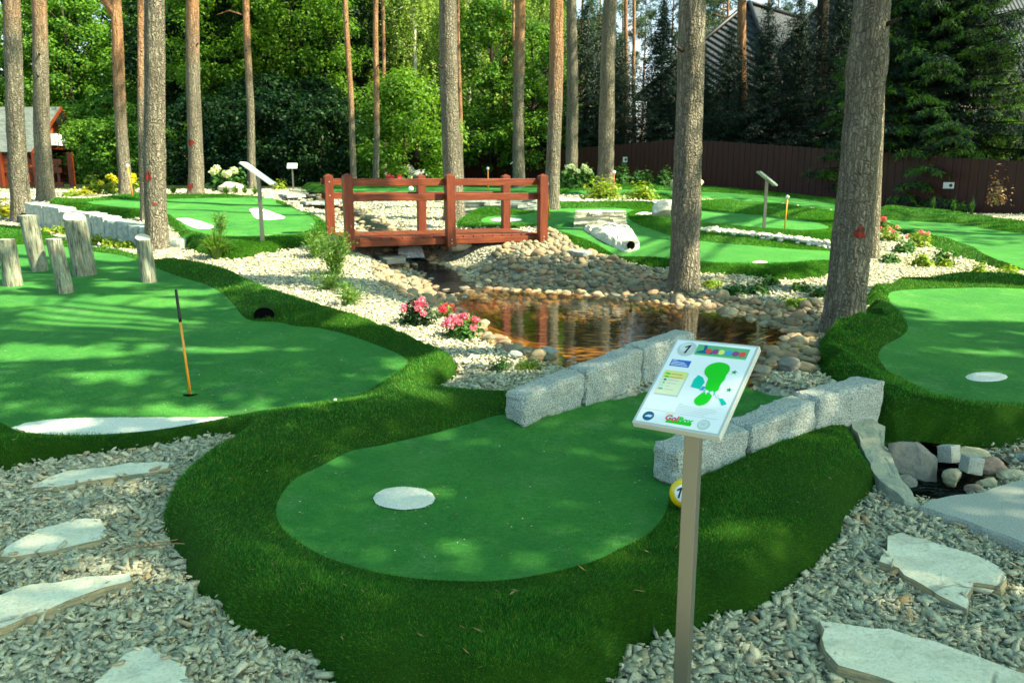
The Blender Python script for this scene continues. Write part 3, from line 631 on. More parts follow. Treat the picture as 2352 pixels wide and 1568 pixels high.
# ------------------------------------------------------------------ slate gravel
def chips(name, N_try, ylo, yhi, dens, smin, smax, lift, reject, pts=None):
    y = np.sqrt(RNG.uniform(ylo ** 2, yhi ** 2, N_try)); x = RNG.uniform(-1, 1, N_try) * (.66 * y + .5)
    area = .66 * (yhi ** 2 - ylo ** 2) + 1.0 * (yhi - ylo)
    keep = RNG.random(N_try) < np.clip(dens(x, y) * area / N_try, 0, 1); x, y = x[keep], y[keep]
    for t in TURFS:
        m = inpoly(x, y, t['out']); dd = np.zeros(len(x)); dd[m] = polydist(x[m], y[m], t['out']); k = dd < .03; x, y = x[k], y[k]
    k = ~reject(x, y); x, y = x[k], y[k]; N = len(x)
    if pts is not None: x, y = pts[:, 0], pts[:, 1]; N = len(x)
    L = RNG.uniform(smin, smax, N) * RNG.choice([.6, .8, 1, 1, 1.25], N); W = L * RNG.uniform(.26, .52, N); H = L * RNG.uniform(.14, .28, N)
    base = np.array([(-1, -1, -1), (1, -1, -1), (1, 1, -1), (-1, 1, -1), (-1, -1, 1), (1, -1, 1), (1, 1, 1), (-1, 1, 1)], float) * .5
    Q = base[None] * np.ones((N, 1, 1)); Q[:, :, 0] *= RNG.uniform(.72, 1.12, (N, 8)); Q[:, :, 1] *= RNG.uniform(.6, 1.15, (N, 8)); Q[:, :, 2] *= RNG.uniform(.6, 1.1, (N, 8))
    Q[:, 4:, 0] += RNG.uniform(-.18, .18, (N, 1)); S = np.stack([L, W, H], 1)[:, None, :]; Q = Q * S
    az = RNG.uniform(0, 2 * np.pi, N); tl = RNG.normal(0, .38, N); rl = RNG.normal(0, .45, N)
    def R_(a, i, j):
        m = np.zeros((N, 3, 3)); m[:, range(3), range(3)] = 1; c, s = np.cos(a), np.sin(a); m[:, i, i] = c; m[:, j, j] = c; m[:, i, j] = -s; m[:, j, i] = s; return m
    R = R_(az, 0, 1) @ R_(tl, 2, 0) @ R_(rl, 1, 2)
    V = np.einsum('nij,nkj->nki', R, Q); z = (zt(x, y) if pts is None else pts[:, 2]) + RNG.uniform(-.004, lift, N) * RNG.random(N)
    V = V + np.stack([x, y, z], 1)[:, None, :]
    fq = np.array([(0, 3, 2, 1), (4, 5, 6, 7), (0, 1, 5, 4), (1, 2, 6, 5), (2, 3, 7, 6), (3, 0, 4, 7)])
    F = (fq[None] + (np.arange(N) * 8)[:, None, None]).reshape(-1, 4)
    loc = (base[None] * S); uvv = np.stack([loc[:, :, 0] + RNG.uniform(0, 50, (N, 1)), loc[:, :, 1] + loc[:, :, 2] + RNG.uniform(0, 50, (N, 1))], 2) * 12
    uv = uvv.reshape(-1, 2)[F.ravel()]
    return tag(npmesh(name, V.reshape(-1, 3), F, M['chips'], uv=uv), kind='stuff')
COB_L = pix_poly([(852, 605), (905, 600), (960, 608), (1010, 628), (1050, 650), (1070, 662), (1060, 690), (1045, 705), (1010, 690), (960, 672), (905, 655), (860, 632)])
COB_R = pix_poly([(1082, 662), (1055, 640), (1075, 610), (1130, 580), (1190, 562), (1255, 540), (1300, 556), (1345, 582), (1400, 595), (1480, 614), (1550, 628), (1610, 650), (1650, 662), (1700, 672), (1770, 690), (1890, 694), (1895, 735), (1880, 785), (1868, 860), (1840, 880), (1745, 868), (1720, 850), (1790, 800), (1815, 765), (1740, 742), (1585, 706), (1400, 686), (1200, 670)])
COB_N = pix_poly([(1108, 765), (1150, 780), (1200, 796), (1250, 815), (1290, 828), (1330, 846), (1290, 858), (1230, 832), (1170, 808), (1110, 782), (1085, 755)])
SLABS = [pix_poly(s_, .045) for s_ in ([(68, 1118), (150, 1082), (230, 1070), (320, 1061), (390, 1060), (382, 1076), (320, 1086), (250, 1096), (160, 1112)], [(-20, 1278), (0, 1258), (90, 1212), (195, 1188), (228, 1190), (262, 1222), (232, 1240), (120, 1262), (30, 1278)], [(-20, 1440), (-20, 1375), (60, 1345), (200, 1326), (300, 1315), (308, 1328), (240, 1348), (150, 1376), (60, 1415)], [(170, 1600), (235, 1540), (290, 1503), (325, 1485), (355, 1492), (395, 1512), (432, 1528), (440, 1570), (420, 1640), (250, 1680)], [(2040, 1232), (2062, 1222), (2120, 1236), (2200, 1262), (2290, 1302), (2318, 1330), (2300, 1345), (2238, 1336), (2215, 1392), (2160, 1366), (2060, 1302), (2018, 1286)], [(1882, 1428), (1950, 1432), (2050, 1450), (2150, 1478), (2250, 1512), (2400, 1560), (2460, 1640), (2200, 1620), (2050, 1560), (1925, 1530), (1893, 1490)], [(2118, 1160), (2150, 1140), (2200, 1130), (2262, 1122), (2290, 1110), (2360, 1090), (2520, 1080), (2560, 1300), (2440, 1300), (2352, 1258), (2290, 1228), (2200, 1190)])]
def rej(x, y):
    r = inpoly(x, y, BASIN) | (polydist(x, y, BASIN) < .05) | inpoly(x, y, POND) | inpoly(x, y, COB_R)
    for S in (STREAM_A, STREAM_B): r |= polydist(x, y, np.array(S), False) < .28
    r |= ~inpoly(x, y, GARDEN)
    for s_ in SLABS: r |= inpoly(x, y, s_)
    q = np.array([br(-.0, -.05), br(BRL, -.05), br(BRL, 1.55), br(0, 1.55)]); r |= inpoly(x, y, q)
    return r
chips('slate_gravel', 90000, 1.75, 5.6, lambda x, y: np.where(y < 3.4, 5200, 3600), .028, .068, .032, rej)
chips('slate_gravel', 160000, 5.6, 11.5, lambda x, y: np.where(y < 8, 1500, 900), .028, .060, .022, rej)
chips('slate_gravel', 120000, 11.5, 25, lambda x, y: 130 + 0 * x, .05, .10, .02, rej)
chips('slate_fragments', 90000, 1.75, 5.2, lambda x, y: 5200 + 0 * x, .010, .026, .045, rej)
# ------------------------------------------------------------------ near sign
def text_mesh(name, s, size, mat, parent, loc, rot=(0, 0, 0), shear=0.0, ext=.0004, align='CENTER', bold=0):
    cu = bpy.data.curves.new(name, 'FONT'); cu.body = s; cu.size = size; cu.align_x = align; cu.align_y = 'CENTER'; cu.extrude = ext; cu.shear = shear; cu.offset = bold; cu.resolution_u = 3
    t = bpy.data.objects.new(name, cu); COL.objects.link(t); bpy.context.view_layer.update()
    me = bpy.data.meshes.new_from_object(t.evaluated_get(bpy.context.evaluated_depsgraph_get())); bpy.data.objects.remove(t); bpy.data.curves.remove(cu)
    me.materials.clear(); me.materials.append(mat); o = bpy.data.objects.new(name, me); put(o, parent); o.location = loc; o.rotation_euler = rot; return o
def sheet(name, pts, mat, parent, z, th=.0006):
    return MB().prism(pts, z, z + th).build(name, mat, parent)
def disc(cx, cy, r, n=28, ry=None): return [(cx + r * math.cos(2 * math.pi * i / n), cy + (ry or r) * math.sin(2 * math.pi * i / n)) for i in range(n)]
def rotm(*a):
    from mathutils import Euler
    return Euler(a).to_matrix()
ONE = [(-.13, -.5), (.03, -.5), (.26, .5), (.12, .5), (-.26, .26), (-.22, .12), (.04, .28)]
sgn = thing('course_sign', (.541, 2.268, 0), 'nearest course sign with number 1, a green course map and logos on a steel post', 'sign', 'course signs on slim posts')
RZ = -.62385
pb = MB(); h = .0225
pb.v = []; pb.box((0, 0, .5), (.045, .045, 1.0)); post = pb.build('post', M['steel'], sgn, bevel=.002); post.rotation_euler = (0, 0, RZ + .12)
post.location = (0, 0, 0)
PW, PL = .27, .358
pan = MB().box((0, 0, -.011), (PW, PL, .022)).build('panel', M['frame'], sgn, bevel=.0015)
Rm = Matrix.Rotation(-.62385, 4, 'Z') @ Matrix.Rotation(.60502, 4, 'X') @ Matrix.Rotation(-.03477, 4, 'Y')
pan.matrix_local = Matrix.Translation((.54718 - .541, 2.29185 - 2.268, 1.0538)) @ Rm
face = sheet('print_face', [(-.127, -.171), (.127, -.171), (.127, .171), (-.127, .171)], M['panel'], pan, .0004)
def pr(n, pts, m, z=.0012, th=.0003): return sheet(n, pts, M[m], pan, z, th)
pr('hole_number_ball', disc(-.082, .135, .031), 'p_grey'); pr('hole_number_highlight', disc(-.088, .142, .020), 'p_lgrey', .0017)
pr('hole_number', [(-.081 + .036 * a, .134 + .036 * b) for a, b in ONE], 'ink', .0024)
pr('banner', [(-.052, .118), (.112, .118), (.112, .160), (-.052, .160)], 'p_banner')
pr('banner_club', [(-.047, .124), (.002, .124), (.006, .131), (-.016, .136), (-.022, .158), (-.031, .158), (-.028, .137), (-.044, .130)], 'p_dblue', .0017)
for cx_, m_ in ((-.010, 'p_red'), (.012, 'p_purple'), (.030, 'p_yellow'), (.053, 'p_sky'), (.075, 'p_purple'), (.096, 'p_red')): pr('banner_ball', disc(cx_, .136 - .0005, .0105, 16), m_, .0021)
pr('banner_edge', [(-.052, .1155), (.112, .1155), (.112, .1172), (-.052, .1172)], 'p_green')
pr('info_box', [(-.112, .058), (-.048, .058), (-.048, .086), (-.112, .086)], 'p_blue')
for k in range(4): pr('info_line', [(-.108, .0805 - k * .006), (-.108 + (.016, .042, .05, .055)[k], .0805 - k * .006), (-.108 + (.016, .042, .05, .055)[k], .0825 - k * .006), (-.108, .0825 - k * .006)], 'p_white', .0017)
pr('legend_shadow', [(-.112, -.062), (-.036, -.062), (-.036, .034), (-.112, .034)], 'p_grey')
pr('legend_box', [(-.114, -.058), (-.040, -.058), (-.040, .038), (-.114, .038)], 'p_cream', .0017)
pr('legend_top', [(-.114, .008), (-.040, .008), (-.040, .038), (-.114, .038)], 'p_yellow', .0021)
for k, (m_, w_) in enumerate((('p_green', .018), ('p_green', .016), ('p_dblue', .010), ('p_green', .005), ('p_grey', .003), ('p_teal', .017))):
    y_ = .024 - k * .0125; pr('legend_swatch', disc(-.100, y_, w_ / 2, 12, .0032), m_, .0026)
    pr('legend_line', [(-.088, y_ - .0008), (-.088 + (.034, .04, .034, .03, .012, .03)[k], y_ - .0008), (-.088 + (.034, .04, .034, .03, .012, .03)[k], y_ + .0008), (-.088, y_ + .0008)], 'p_red' if k < 2 else 'p_grey', .0026)
mp = [(.030, .005), (.028, .025), (.012, .040), (.006, .058), (.012, .078), (.030, .092), (.052, .094), (.072, .085), (.080, .066), (.077, .046), (.078, .028), (.073, .008), (.074, -.014), (.066, -.023), (.048, -.022), (.034, -.016)]
pr('map_green', [tuple(q) for q in smooth_loop(mp, .004)], 'p_green', .0017)
mp2 = [(.036, -.030), (.060, -.034), (.064, -.05), (.058, -.07), (.042, -.082), (.026, -.078), (.018, -.064), (.024, -.046)]
pr('map_green', [tuple(q) for q in smooth_loop(mp2, .004)], 'p_green', .0017)
pr('map_water', [(-.012, -.016), (.018, -.020), (.024, .008), (.012, .026), (-.006, .034), (-.013, .014)], 'p_teal', .0014)
pr('map_water', [(.018, -.024), (.030, -.024), (.034, -.010), (.024, -.008)], 'p_sky', .0021)
for k in range(6): pr('map_bridge', [(.034 + k * .008, -.037), (.037 + k * .008, -.037), (.036 + k * .008, -.021), (.033 + k * .008, -.021)], 'p_white' if k % 2 else 'p_teal', .0022)
pr('map_path', [(.070, -.030), (.082, -.030), (.088, -.044), (.078, -.048)], 'p_lgrey', .0017); pr('map_path', [(.086, -.046), (.098, -.044), (.116, -.062), (.104, -.070)], 'p_teal', .0017)
def star(cx, cy, r): return [(cx + (r if i % 2 == 0 else r * .4) * math.sin(math.pi * i / 5), cy + (r if i % 2 == 0 else r * .4) * math.cos(math.pi * i / 5)) for i in range(10)]
pr('map_tree', star(.096, .062, .010), 'p_dgreen'); pr('map_tree', star(.104, -.008, .010), 'p_dgreen')
for k in range(6): pr('rule_line', [(-.022, -.085 - k * .0062), (-.022 + (.012, .115, .122, .118, .1, .09)[k], -.085 - k * .0062), (-.022 + (.012, .115, .122, .118, .1, .09)[k], -.0841 - k * .0062), (-.022, -.0841 - k * .0062)], 'p_grey')
pr('divider', [(-.118, -.1232), (.112, -.1232), (.112, -.1222), (-.118, -.1222)], 'p_grey')
pr('logo_badge', disc(-.094, -.148, .0175), 'p_dblue'); pr('logo_badge_mark', [(-.104, -.152), (-.084, -.152), (-.082, -.144), (-.094, -.143), (-.102, -.147)], 'p_lgrey', .0017)
pr('logo_badge', disc(.078, -.148, .0185), 'p_grey'); pr('logo_badge_mark', disc(.077, -.147, .0145), 'p_lgrey', .0017)
text_mesh('logo_badge_text', 'GC', .011, M['p_grey'], pan, (.077, -.147, .0024), ext=.0002)
pr('logo_base', [(-.036, -.161), (.042, -.161), (.044, -.151), (.0, -.149), (-.034, -.153)], 'p_green')
pr('logo_line', [(-.045, -.131), (-.02, -.131), (-.02, -.128), (-.045, -.128)], 'p_yellow')
text_mesh('logo_text', 'Gol', .027, M['p_red'], pan, (-.021, -.144, .0020), (0, 0, 0), .1, .0002, bold=.0009); text_mesh('logo_text', 'Box', .027, M['p_green'], pan, (.021, -.145, .0022), (0, 0, 0), .1, .0002, bold=.0009)

# far signs: slim tilted boards
def far_sign(px, py, ptop, dist_tilt, label, rz, bw=.27, bl=.36, tilt=.6, post_m='frame'):
    p = P(px, py); d = depth(p); hgt = (py - ptop) * d / FPX
    t = thing('course_sign', (p[0], p[1], float(zt(p[0], p[1])) if turf_z(p[0], p[1]) < z0(p[0], p[1]) + .02 else turf_z(p[0], p[1])), label, 'sign', 'course signs on slim posts', rz)
    MB().box((0, 0, hgt / 2), (.045, .045, hgt)).build('post', M['steel'], t)
    b = MB().box((0, 0, 0), (bw, bl, .024)).build('panel', M['frame'], t); b.location = (0, 0, hgt + .02); b.rotation_euler = (tilt, 0, 0)
    f = MB().box((0, 0, .0135), (bw * .94, bl * .94, .002)).build('print_face', M['panel'], b)
    return t
far_sign(605, 583, 436, 0, 'slim sign post left of the bridge with its tilted board seen edge-on', rad(88), .27, .5, .62)
far_sign(1753, 548, 437, 0, 'slim sign post on the sunny green right of the thick middle pine', rad(86), .27, .36, .66)
far_sign(1185, 434, 382, 0, 'distant sign behind the right end of the bridge rail, tilted up to the right', rad(-86), .27, .45, .62)
far_sign(674, 434, 384, 0, 'distant small sign facing us in the dark wood edge left of the bridge', rad(5), .32, .2, .95)

# numbered ball
p = P(1571, 1150, .12); r = .070
bl = thing('number_ball', (p[0], p[1], turf_z(p[0], p[1]) + .004), 'yellow ball with a white disc and black 1, half hidden behind the sign post', 'ball')
V, F = ico(4); npmesh('ball', V * r + np.array([0, 0, r]), F, M['ball_yellow'], bl, True)
fc = bpy.data.objects.new('x', None); bpy.data.objects.remove(fc)
vd = Vector((-p[0] - .25, -p[1], 1.35)).normalized(); q = vd.to_track_quat('Z', 'Y').to_matrix().to_4x4()
cap = [];Fq = []
for i in range(6):
    for k in range(24):
        a_ = i / 5 * .62; cap.append(((r + .0012) * math.sin(a_) * math.cos(k * math.pi / 12), (r + .0012) * math.sin(a_) * math.sin(k * math.pi / 12), (r + .0012) * math.cos(a_)))
for i in range(5):
    for k in range(24): Fq.append((i * 24 + k, i * 24 + (k + 1) % 24, (i + 1) * 24 + (k + 1) % 24, (i + 1) * 24 + k))
dk = npmesh('number_disc', np.array(cap), Fq, M['ball_white'], bl, True); dk.matrix_local = Matrix.Translation((0, 0, r)) @ q
_o = MB().prism([(.05 * a, .05 * b) for a, b in ONE], 0, .003).build('number', M['ink'], dk); _o.location = (-.018, .002, r - .0032); _o.rotation_euler = (0, -.26, 0)

# ------------------------------------------------------------------ granite block walls
def rough_block(name, c8, seed, label, group, mat='granite', amp=.012, n=9, cat='stone block', top_amp=.35):
    """c8: 4 bottom + 4 top corners; subdivided, split-face stone"""
    c8 = np.array(c8, float); off = np.random.default_rng(seed).uniform(-40, 40, 3); V = []; idx = {}; F = []
    def tri(u, v, w):
        b = (c8[0] * (1 - u) * (1 - v) + c8[1] * u * (1 - v) + c8[2] * u * v + c8[3] * (1 - u) * v); t = (c8[4] * (1 - u) * (1 - v) + c8[5] * u * (1 - v) + c8[6] * u * v + c8[7] * (1 - u) * v); return b * (1 - w) + t * w
    cen = c8.mean(0)
    def vert(i, j, k, N):
        key = (i, j, k)
        if key not in idx:
            p = tri(i / N[0], j / N[1], k / N[2]); d = p - cen; d /= np.linalg.norm(d)
            e = sum((q in (0, m)) for q, m in zip(key, N)); f = noise.fractal(Vector(p * 9 + off), 1.0, 2.0, 4) * amp * (top_amp if k == N[2] and e == 1 else 1) + noise.noise(Vector(p * 3.2 + off)) * amp * .9
            if e >= 2: f -= amp * .4 + amp * 1.3 * abs(noise.noise(Vector(p * 10 + off)))
            p = p + d * f; idx[key] = len(V); V.append(p)
        return idx[key]
    L = [np.linalg.norm(c8[1] - c8[0]), np.linalg.norm(c8[3] - c8[0]), np.linalg.norm(c8[4] - c8[0])]; m = max(L); N = [max(3, int(round(n * 1.6 * l / m))) for l in L]
    def quad(ax, s):
        o = [a for a in range(3) if a != ax]
        for a in range(N[o[0]]):
            for b in range(N[o[1]]):
                q = []
                for da, db in ((0, 0), (1, 0), (1, 1), (0, 1)):
                    k = [0, 0, 0]; k[ax] = N[ax] if s else 0; k[o[0]] = a + da; k[o[1]] = b + db; q.append(vert(*k, N))
                F.append(tuple(q if (s ^ (ax == 1)) else q[::-1]))
    for ax in range(3):
        for s in (0, 1): quad(ax, s)
    o = npmesh(name, np.array(V) - np.array([cen[0], cen[1], c8[:4, 2].min()]), F, M[mat], smooth=False); o.location = (cen[0], cen[1], c8[:4, 2].min())
    return tag(o, label, cat, group)
def block_run(pts_px, hs, thick, labels, group, gap=.008, dz=.1, seed=1, amp=.012, mat='granite', sink=.04, tops=None, n=9):
    """pts_px: pixels of the visible lower edge; wall body extends by vector thick"""
    g = [P(a, b, dz) for a, b in pts_px]; out = []
    for i in range(len(g) - 1):
        a, b = g[i].copy(), g[i + 1].copy(); d = b - a; L = np.linalg.norm(d[:2]); d /= L; a = a + d * gap / 2; b = b - d * gap / 2
        t = np.array([thick[0], thick[1], 0]); z = np.array([0, 0, 1.0])
        ha, hb = hs[i] if hasattr(hs[i], '__len__') else (hs[i], hs[i])
        c8 = [a - z * sink, b - z * sink, b + t - z * sink, a + t - z * sink, a + z * ha, b + z * hb, b + t + z * (hb), a + t + z * (ha)]
        out.append(rough_block('granite_block', c8, seed + i, labels[i], group, mat, amp, n))
    return out
g1 = [P(1200, 968, .1), P(1592, 842, .1)]; dd = (g1[1] - g1[0])[:2]; dd /= np.linalg.norm(dd); tv = np.array([-dd[1], dd[0]]) * .19
block_run([(1202, 968), (1344, 922), (1474, 880), (1594, 842)], [(.155, .20), (.20, .235), (.245, .26)], tv, ['nearest rough granite block of the left wall, low end towards us', 'middle rough granite block of the left wall by the pond', 'farthest granite block of the left wall, beside the sign top'], 'granite blocks beside the first green', seed=11, amp=.021, n=15)
block_run([(1549, 1107), (1721, 1052), (1872, 1006), (2022, 962)], [(.16, .165), (.17, .225), (.235, .235)], np.array([-.085, .17]), ['rough granite block directly behind the sign post', 'middle granite block of the right wall right of the sign', 'large far granite block at the right end of the right wall'], 'granite blocks beside the first green', seed=21, dz=.1, amp=.021, n=15)

# ------------------------------------------------------------------ bridge
bz = .74
bridge = thing('footbridge', (BR0[0], BR0[1], bz), 'small red-brown wooden footbridge with two-rail sides over the stream', 'bridge', None, BRA)
m = MB(); nP = 19; pw = BRL / nP
for k in range(nP):
    rz_ = random.uniform(-.002, .002); m.box((k * pw + pw / 2, .75, .098 + rz_), (pw - .008, 1.42, .03))
m.build('deck', M['wood_y'], bridge, bevel=.003)
for y_ in (.05, 1.45): MB().box((BRL / 2, y_, .04), (BRL, .07, .085)).build('side_beam', M['wood_x'], bridge, bevel=.004)
MB().box((BRL / 2, .75, .038), (BRL, .09, .08)).build('middle_beam', M['wood_x'], bridge)
for y_ in (-.052, 1.40):
    for k, x_ in enumerate((.0, 1.42, BRL)):
        s_ = .062; m = MB(); zt_ = .945; zb = -.03
        m.box((x_, y_, (zt_ + zb) / 2), (2 * s_, 2 * s_, zt_ - zb))
        m.add([(x_ - s_ - .004, y_ - s_ - .004, zt_), (x_ + s_ + .004, y_ - s_ - .004, zt_), (x_ + s_ + .004, y_ + s_ + .004, zt_), (x_ - s_ - .004, y_ + s_ + .004, zt_), (x_, y_, zt_ + .035)], [(0, 1, 4), (1, 2, 4), (2, 3, 4), (3, 0, 4), (3, 2, 1, 0)])
        po = m.build('post', M['wood_z'], bridge, bevel=.004)
        for zb_ in ((.02, .07) if y_ < 0 else (.86, .66)): MB().lathe([(0, .006), (.008, .006), (.011, 0)], n=10).build('bolt', M['bolt'], po).matrix_local = Matrix.Translation((x_, y_ - s_, zb_)) @ Matrix.Rotation(rad(90), 4, 'X')
for y_ in (.031, 1.483):
    x0_, x1_ = (-.06, BRL + .06) if y_ < 1 else (-.1, BRL + .1)
    for z_ in (.862, .655): MB().box(((x0_ + x1_) / 2, y_, z_), (x1_ - x0_, .04, .095)).build('rail', M['wood_x'], bridge, bevel=.004)

# ------------------------------------------------------------------ flagsticks
def stick(px, py, ptop, label, grip='ball', col='orange_stick', lean=0.0, rr=.0085, dz=.1):
    p = P(px, py, dz); d = depth(p); hgt = (py - ptop) * d / FPX; z = turf_z(p[0], p[1])
    t = thing('hole_stick', (p[0], p[1], z - .01), label, 'flagstick', 'hole sticks on the greens')
    lx = lean * d / FPX
    if grip == 'hand':
        k = .70; top = np.array([lx, 0, hgt]); MB().tube([(0, 0, -.03), tuple(top * k)], [rr, rr * .9], 10).build('shaft', M[col], t, True)
        MB().tube([tuple(top * k), tuple(top * (k + .04)), tuple(top * (k + .045)), tuple(top * .985), tuple(top)], [rr * 1.15, rr * 1.3, rr * 1.25, rr * 1.05, rr * .8], 10).build('grip', M['black'], t, True)
        MB().lathe([(.052, .012), (.052, .004), (.036, -.04)], n=20).build('cup_rim', M['hole'], t); MB().lathe([(0, .0135), (.050, .0135)], n=20).build('dark_cup_disc', M['hole'], t)  # flat black disc stands in for the unlit inside of the cup
    else:
        MB().tube([(0, 0, -.03), (lx, 0, hgt)], [rr, rr], 8).build('shaft', M[col], t, True)
        V, F = ico(2); npmesh('knob', V * rr * 2.6 + np.array([lx, 0, hgt + rr]), F, M['ball_white'], t, True)
    return t
stick(437, 892, 645, 'orange hole stick with a black grip on the big left green', 'hand', lean=-14)
stick(306, 458, 388, 'orange hole stick with a white knob beside the orange-topped pine on the upper left green', lean=-6, rr=.014)
stick(1263, 500, 421, 'orange hole stick leaning beside the right end post of the bridge', lean=-8, rr=.014)
stick(1121, 433, 386, 'thin orange hole stick seen over the bridge rail between the posts', rr=.016)
stick(1409, 446, 388, 'thin red hole stick right of the pine by the lime shrub', col='red_stick', rr=.017)
stick(1802, 524, 451, 'orange hole stick beside the sign on the sunny right green', rr=.013, lean=2)

# ------------------------------------------------------------------ upright logs on the left green
def log(px, py, ptop, w, lean, label, seed, cut=.0):
    p = P(px, py, .1); d = depth(p); hgt = (py - ptop) * d / FPX; r = w / 2 * d / FPX; z = turf_z(p[0], p[1]); off = np.random.default_rng(seed).uniform(-30, 30, 3)
    V = []; F = []; n = 20; R = 22; lx = lean * d / FPX; sx_ = (random.random() - .5) * .1
    for i in range(R + 1):
        t = i / R; zz = -.04 + (hgt + .04) * t
        for k in range(n):
            a_ = 2 * math.pi * k / n; f = 1 + .10 * noise.fractal(Vector((math.cos(a_) * 2.2, math.sin(a_) * 2.2, zz * 1.2)) + Vector(off), 1, 2, 4) + .08 * (1 - t)
            zz2 = zz + (cut * math.cos(a_ - 2.2) * r * 2 if i == R else 0)
            V.append((lx * t + r * f * math.cos(a_), r * f * math.sin(a_), zz2))
    for i in range(R):
        for k in range(n): F.append((i * n + k, i * n + (k + 1) % n, (i + 1) * n + (k + 1) % n, (i + 1) * n + k))
    t = thing('upright_log', (p[0], p[1], z), label, 'log', 'weathered logs standing on the left green')
    npmesh('bark', np.array(V), F, M['log'], t, True)
    top = V[-n:]; npmesh('cut_top', np.array(top + [tuple(np.mean(top, 0) + np.array([0, 0, .006]))]), [(k, (k + 1) % n, n) for k in range(n)], M['log_end'], t)
    return t
log(30, 646, 541, 37, -4, 'stubby upright log at the far left edge of the green', 1)
log(92, 613, 488, 36, -14, 'tall upright log leaning left in front of the low stone wall', 2)
log(152, 661, 540, 32, -16, 'slim dark upright log nearest the camera', 3)
log(195, 620, 492, 46, -10, 'thickest upright log with a slanting top', 4, .3)
log(171, 598, 486, 15, -3, 'thin pale log hidden behind the thickest log', 5)
log(343, 637, 538, 32, -6, 'rightmost upright log with a slanted pale cut beside the red-dotted pine', 6, .25)

# ------------------------------------------------------------------ low stone wall of split blocks, upper left
wa = [(60, 512), (100, 520), (140, 528), (176, 534), (210, 540), (240, 547), (268, 553), (293, 559), (318, 565), (340, 570)]
wl = ['leftmost', 'second from left', 'third from left', 'fourth from left', 'fifth', 'sixth', 'fourth from right', 'third from right', 'second from right']
for i in range(9):
    a, b = P(*wa[i]), P(*wa[i + 1]); d = (b - a)[:2]; L = np.linalg.norm(d); d /= L; nv_ = np.array([-d[1], d[0]]) * (-1 if -d[1] * a[0] + d[0] * a[1] < 0 else 1) * .3
    t3 = np.array([*nv_, 0]); z = np.array([0, 0, 1.]); hh = (PX(46, a) + .02 * math.sin(i * 2.3)) if i < 5 else PX(44, a)
    a3 = a + np.array([*d, 0]) * .006; b3 = b - np.array([*d, 0]) * .006
    rough_block('wall_block', [a3 - z * .08, b3 - z * .08, b3 + t3 - z * .08, a3 + t3 - z * .08, a3 + z * hh, b3 + z * hh, b3 + t3 + z * hh, a3 + t3 + z * hh], 40 + i, 'split grey block, ' + wl[i] + ' in the low curved wall by the logs', 'split blocks of the low curved wall', 'rock_grey_top', .02, 6)
a, b = P(388, 572), P(420, 572); z = np.array([0, 0, 1.]); t3 = np.array([-.05, .3, 0])
rough_block('wall_block', [a - z * .05, b - z * .05, b + t3 - z * .05, a + t3 - z * .05, a + z * .15, b + z * .14, b + t3 + z * .14, a + t3 + z * .15], 55, 'single split grey block right of the red-dotted pine', 'split blocks of the low curved wall', 'rock_grey_top', .02, 5)

# ------------------------------------------------------------------ flagstones
def slab(px_pts, lift, th, label, mat='flag', seed=0, name='stepping_stone', group='pale stepping stones in the gravel', cat='stone slab', tilt=(0, 0), amp=.006, step=.05):
    """px_pts: outline of the visible top face"""
    dz = lift; p = [P(a, b, dz) for a, b in px_pts]; p2 = np.array([q[:2] for q in p]); c = p2.mean(0)
    dense = []
    for i in range(len(p2)):
        a, b = p2[i], p2[(i + 1) % len(p2)]; n = max(1, int(np.linalg.norm(b - a) / step))
        for k in range(n): dense.append(a + (b - a) * k / n)
    off = np.random.default_rng(seed).uniform(-30, 30, 3); D = []
    for q in dense: 
        v = Vector((q[0] * 9, q[1] * 9, 0)) + Vector(off); D.append(q + np.array([noise.fractal(v, 1, 2, 3), noise.fractal(v + Vector((9, 9, 9)), 1, 2, 3)]) * .024)
    D = np.array(D); n = len(D); zc = float(z0(*c)) + lift; V = []; F = []
    def top(q): return zc + tilt[0] * (q[0] - c[0]) + tilt[1] * (q[1] - c[1]) + amp * noise.fractal(Vector((q[0] * 5, q[1] * 5, seed)), 1, 2, 4)
    R = [1, .985, .93, .8, .6, .35]
    lay = [(1.035, -th), (1.02, -th * .45), (1.0, -.012)]
    for s, dz_ in lay:
        for i, q in enumerate(D):
            w_ = c + (q - c) * (s + .02 * noise.noise(Vector((q[0] * 8, q[1] * 8, dz_ * 30 + seed)))); V.append((*w_, top(w_) + dz_))
    for s in R[1:]:
        for q in D: w_ = c + (q - c) * s; V.append((*w_, top(w_)))
    L = len(lay) + len(R) - 1
    for k in range(L - 1):
        for i in range(n): F.append((k * n + i, k * n + (i + 1) % n, (k + 1) * n + (i + 1) % n, (k + 1) * n + i))
    V.append((*c, top(c))); F += [((L - 1) * n + i, (L - 1) * n + (i + 1) % n, len(V) - 1) for i in range(n)]
    V = np.array(V); o = npmesh(name, V - np.array([c[0], c[1], zc - th]), F, M[mat], smooth=False); o.location = (c[0], c[1], zc - th)
    return tag(o, label, cat, group)
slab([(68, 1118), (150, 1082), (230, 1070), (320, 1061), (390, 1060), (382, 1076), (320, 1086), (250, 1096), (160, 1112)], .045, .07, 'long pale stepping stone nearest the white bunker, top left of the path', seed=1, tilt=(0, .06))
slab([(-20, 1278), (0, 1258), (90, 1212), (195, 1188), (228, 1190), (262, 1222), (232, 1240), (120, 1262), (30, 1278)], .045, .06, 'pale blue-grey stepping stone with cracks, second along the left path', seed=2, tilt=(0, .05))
slab([(-20, 1440), (-20, 1375), (60, 1345), (200, 1326), (300, 1315), (308, 1328), (240, 1348), (150, 1376), (60, 1415)], .06, .09, 'pale stepping stone with an ochre edge, third along the left path', seed=3, tilt=(-.03, .06))
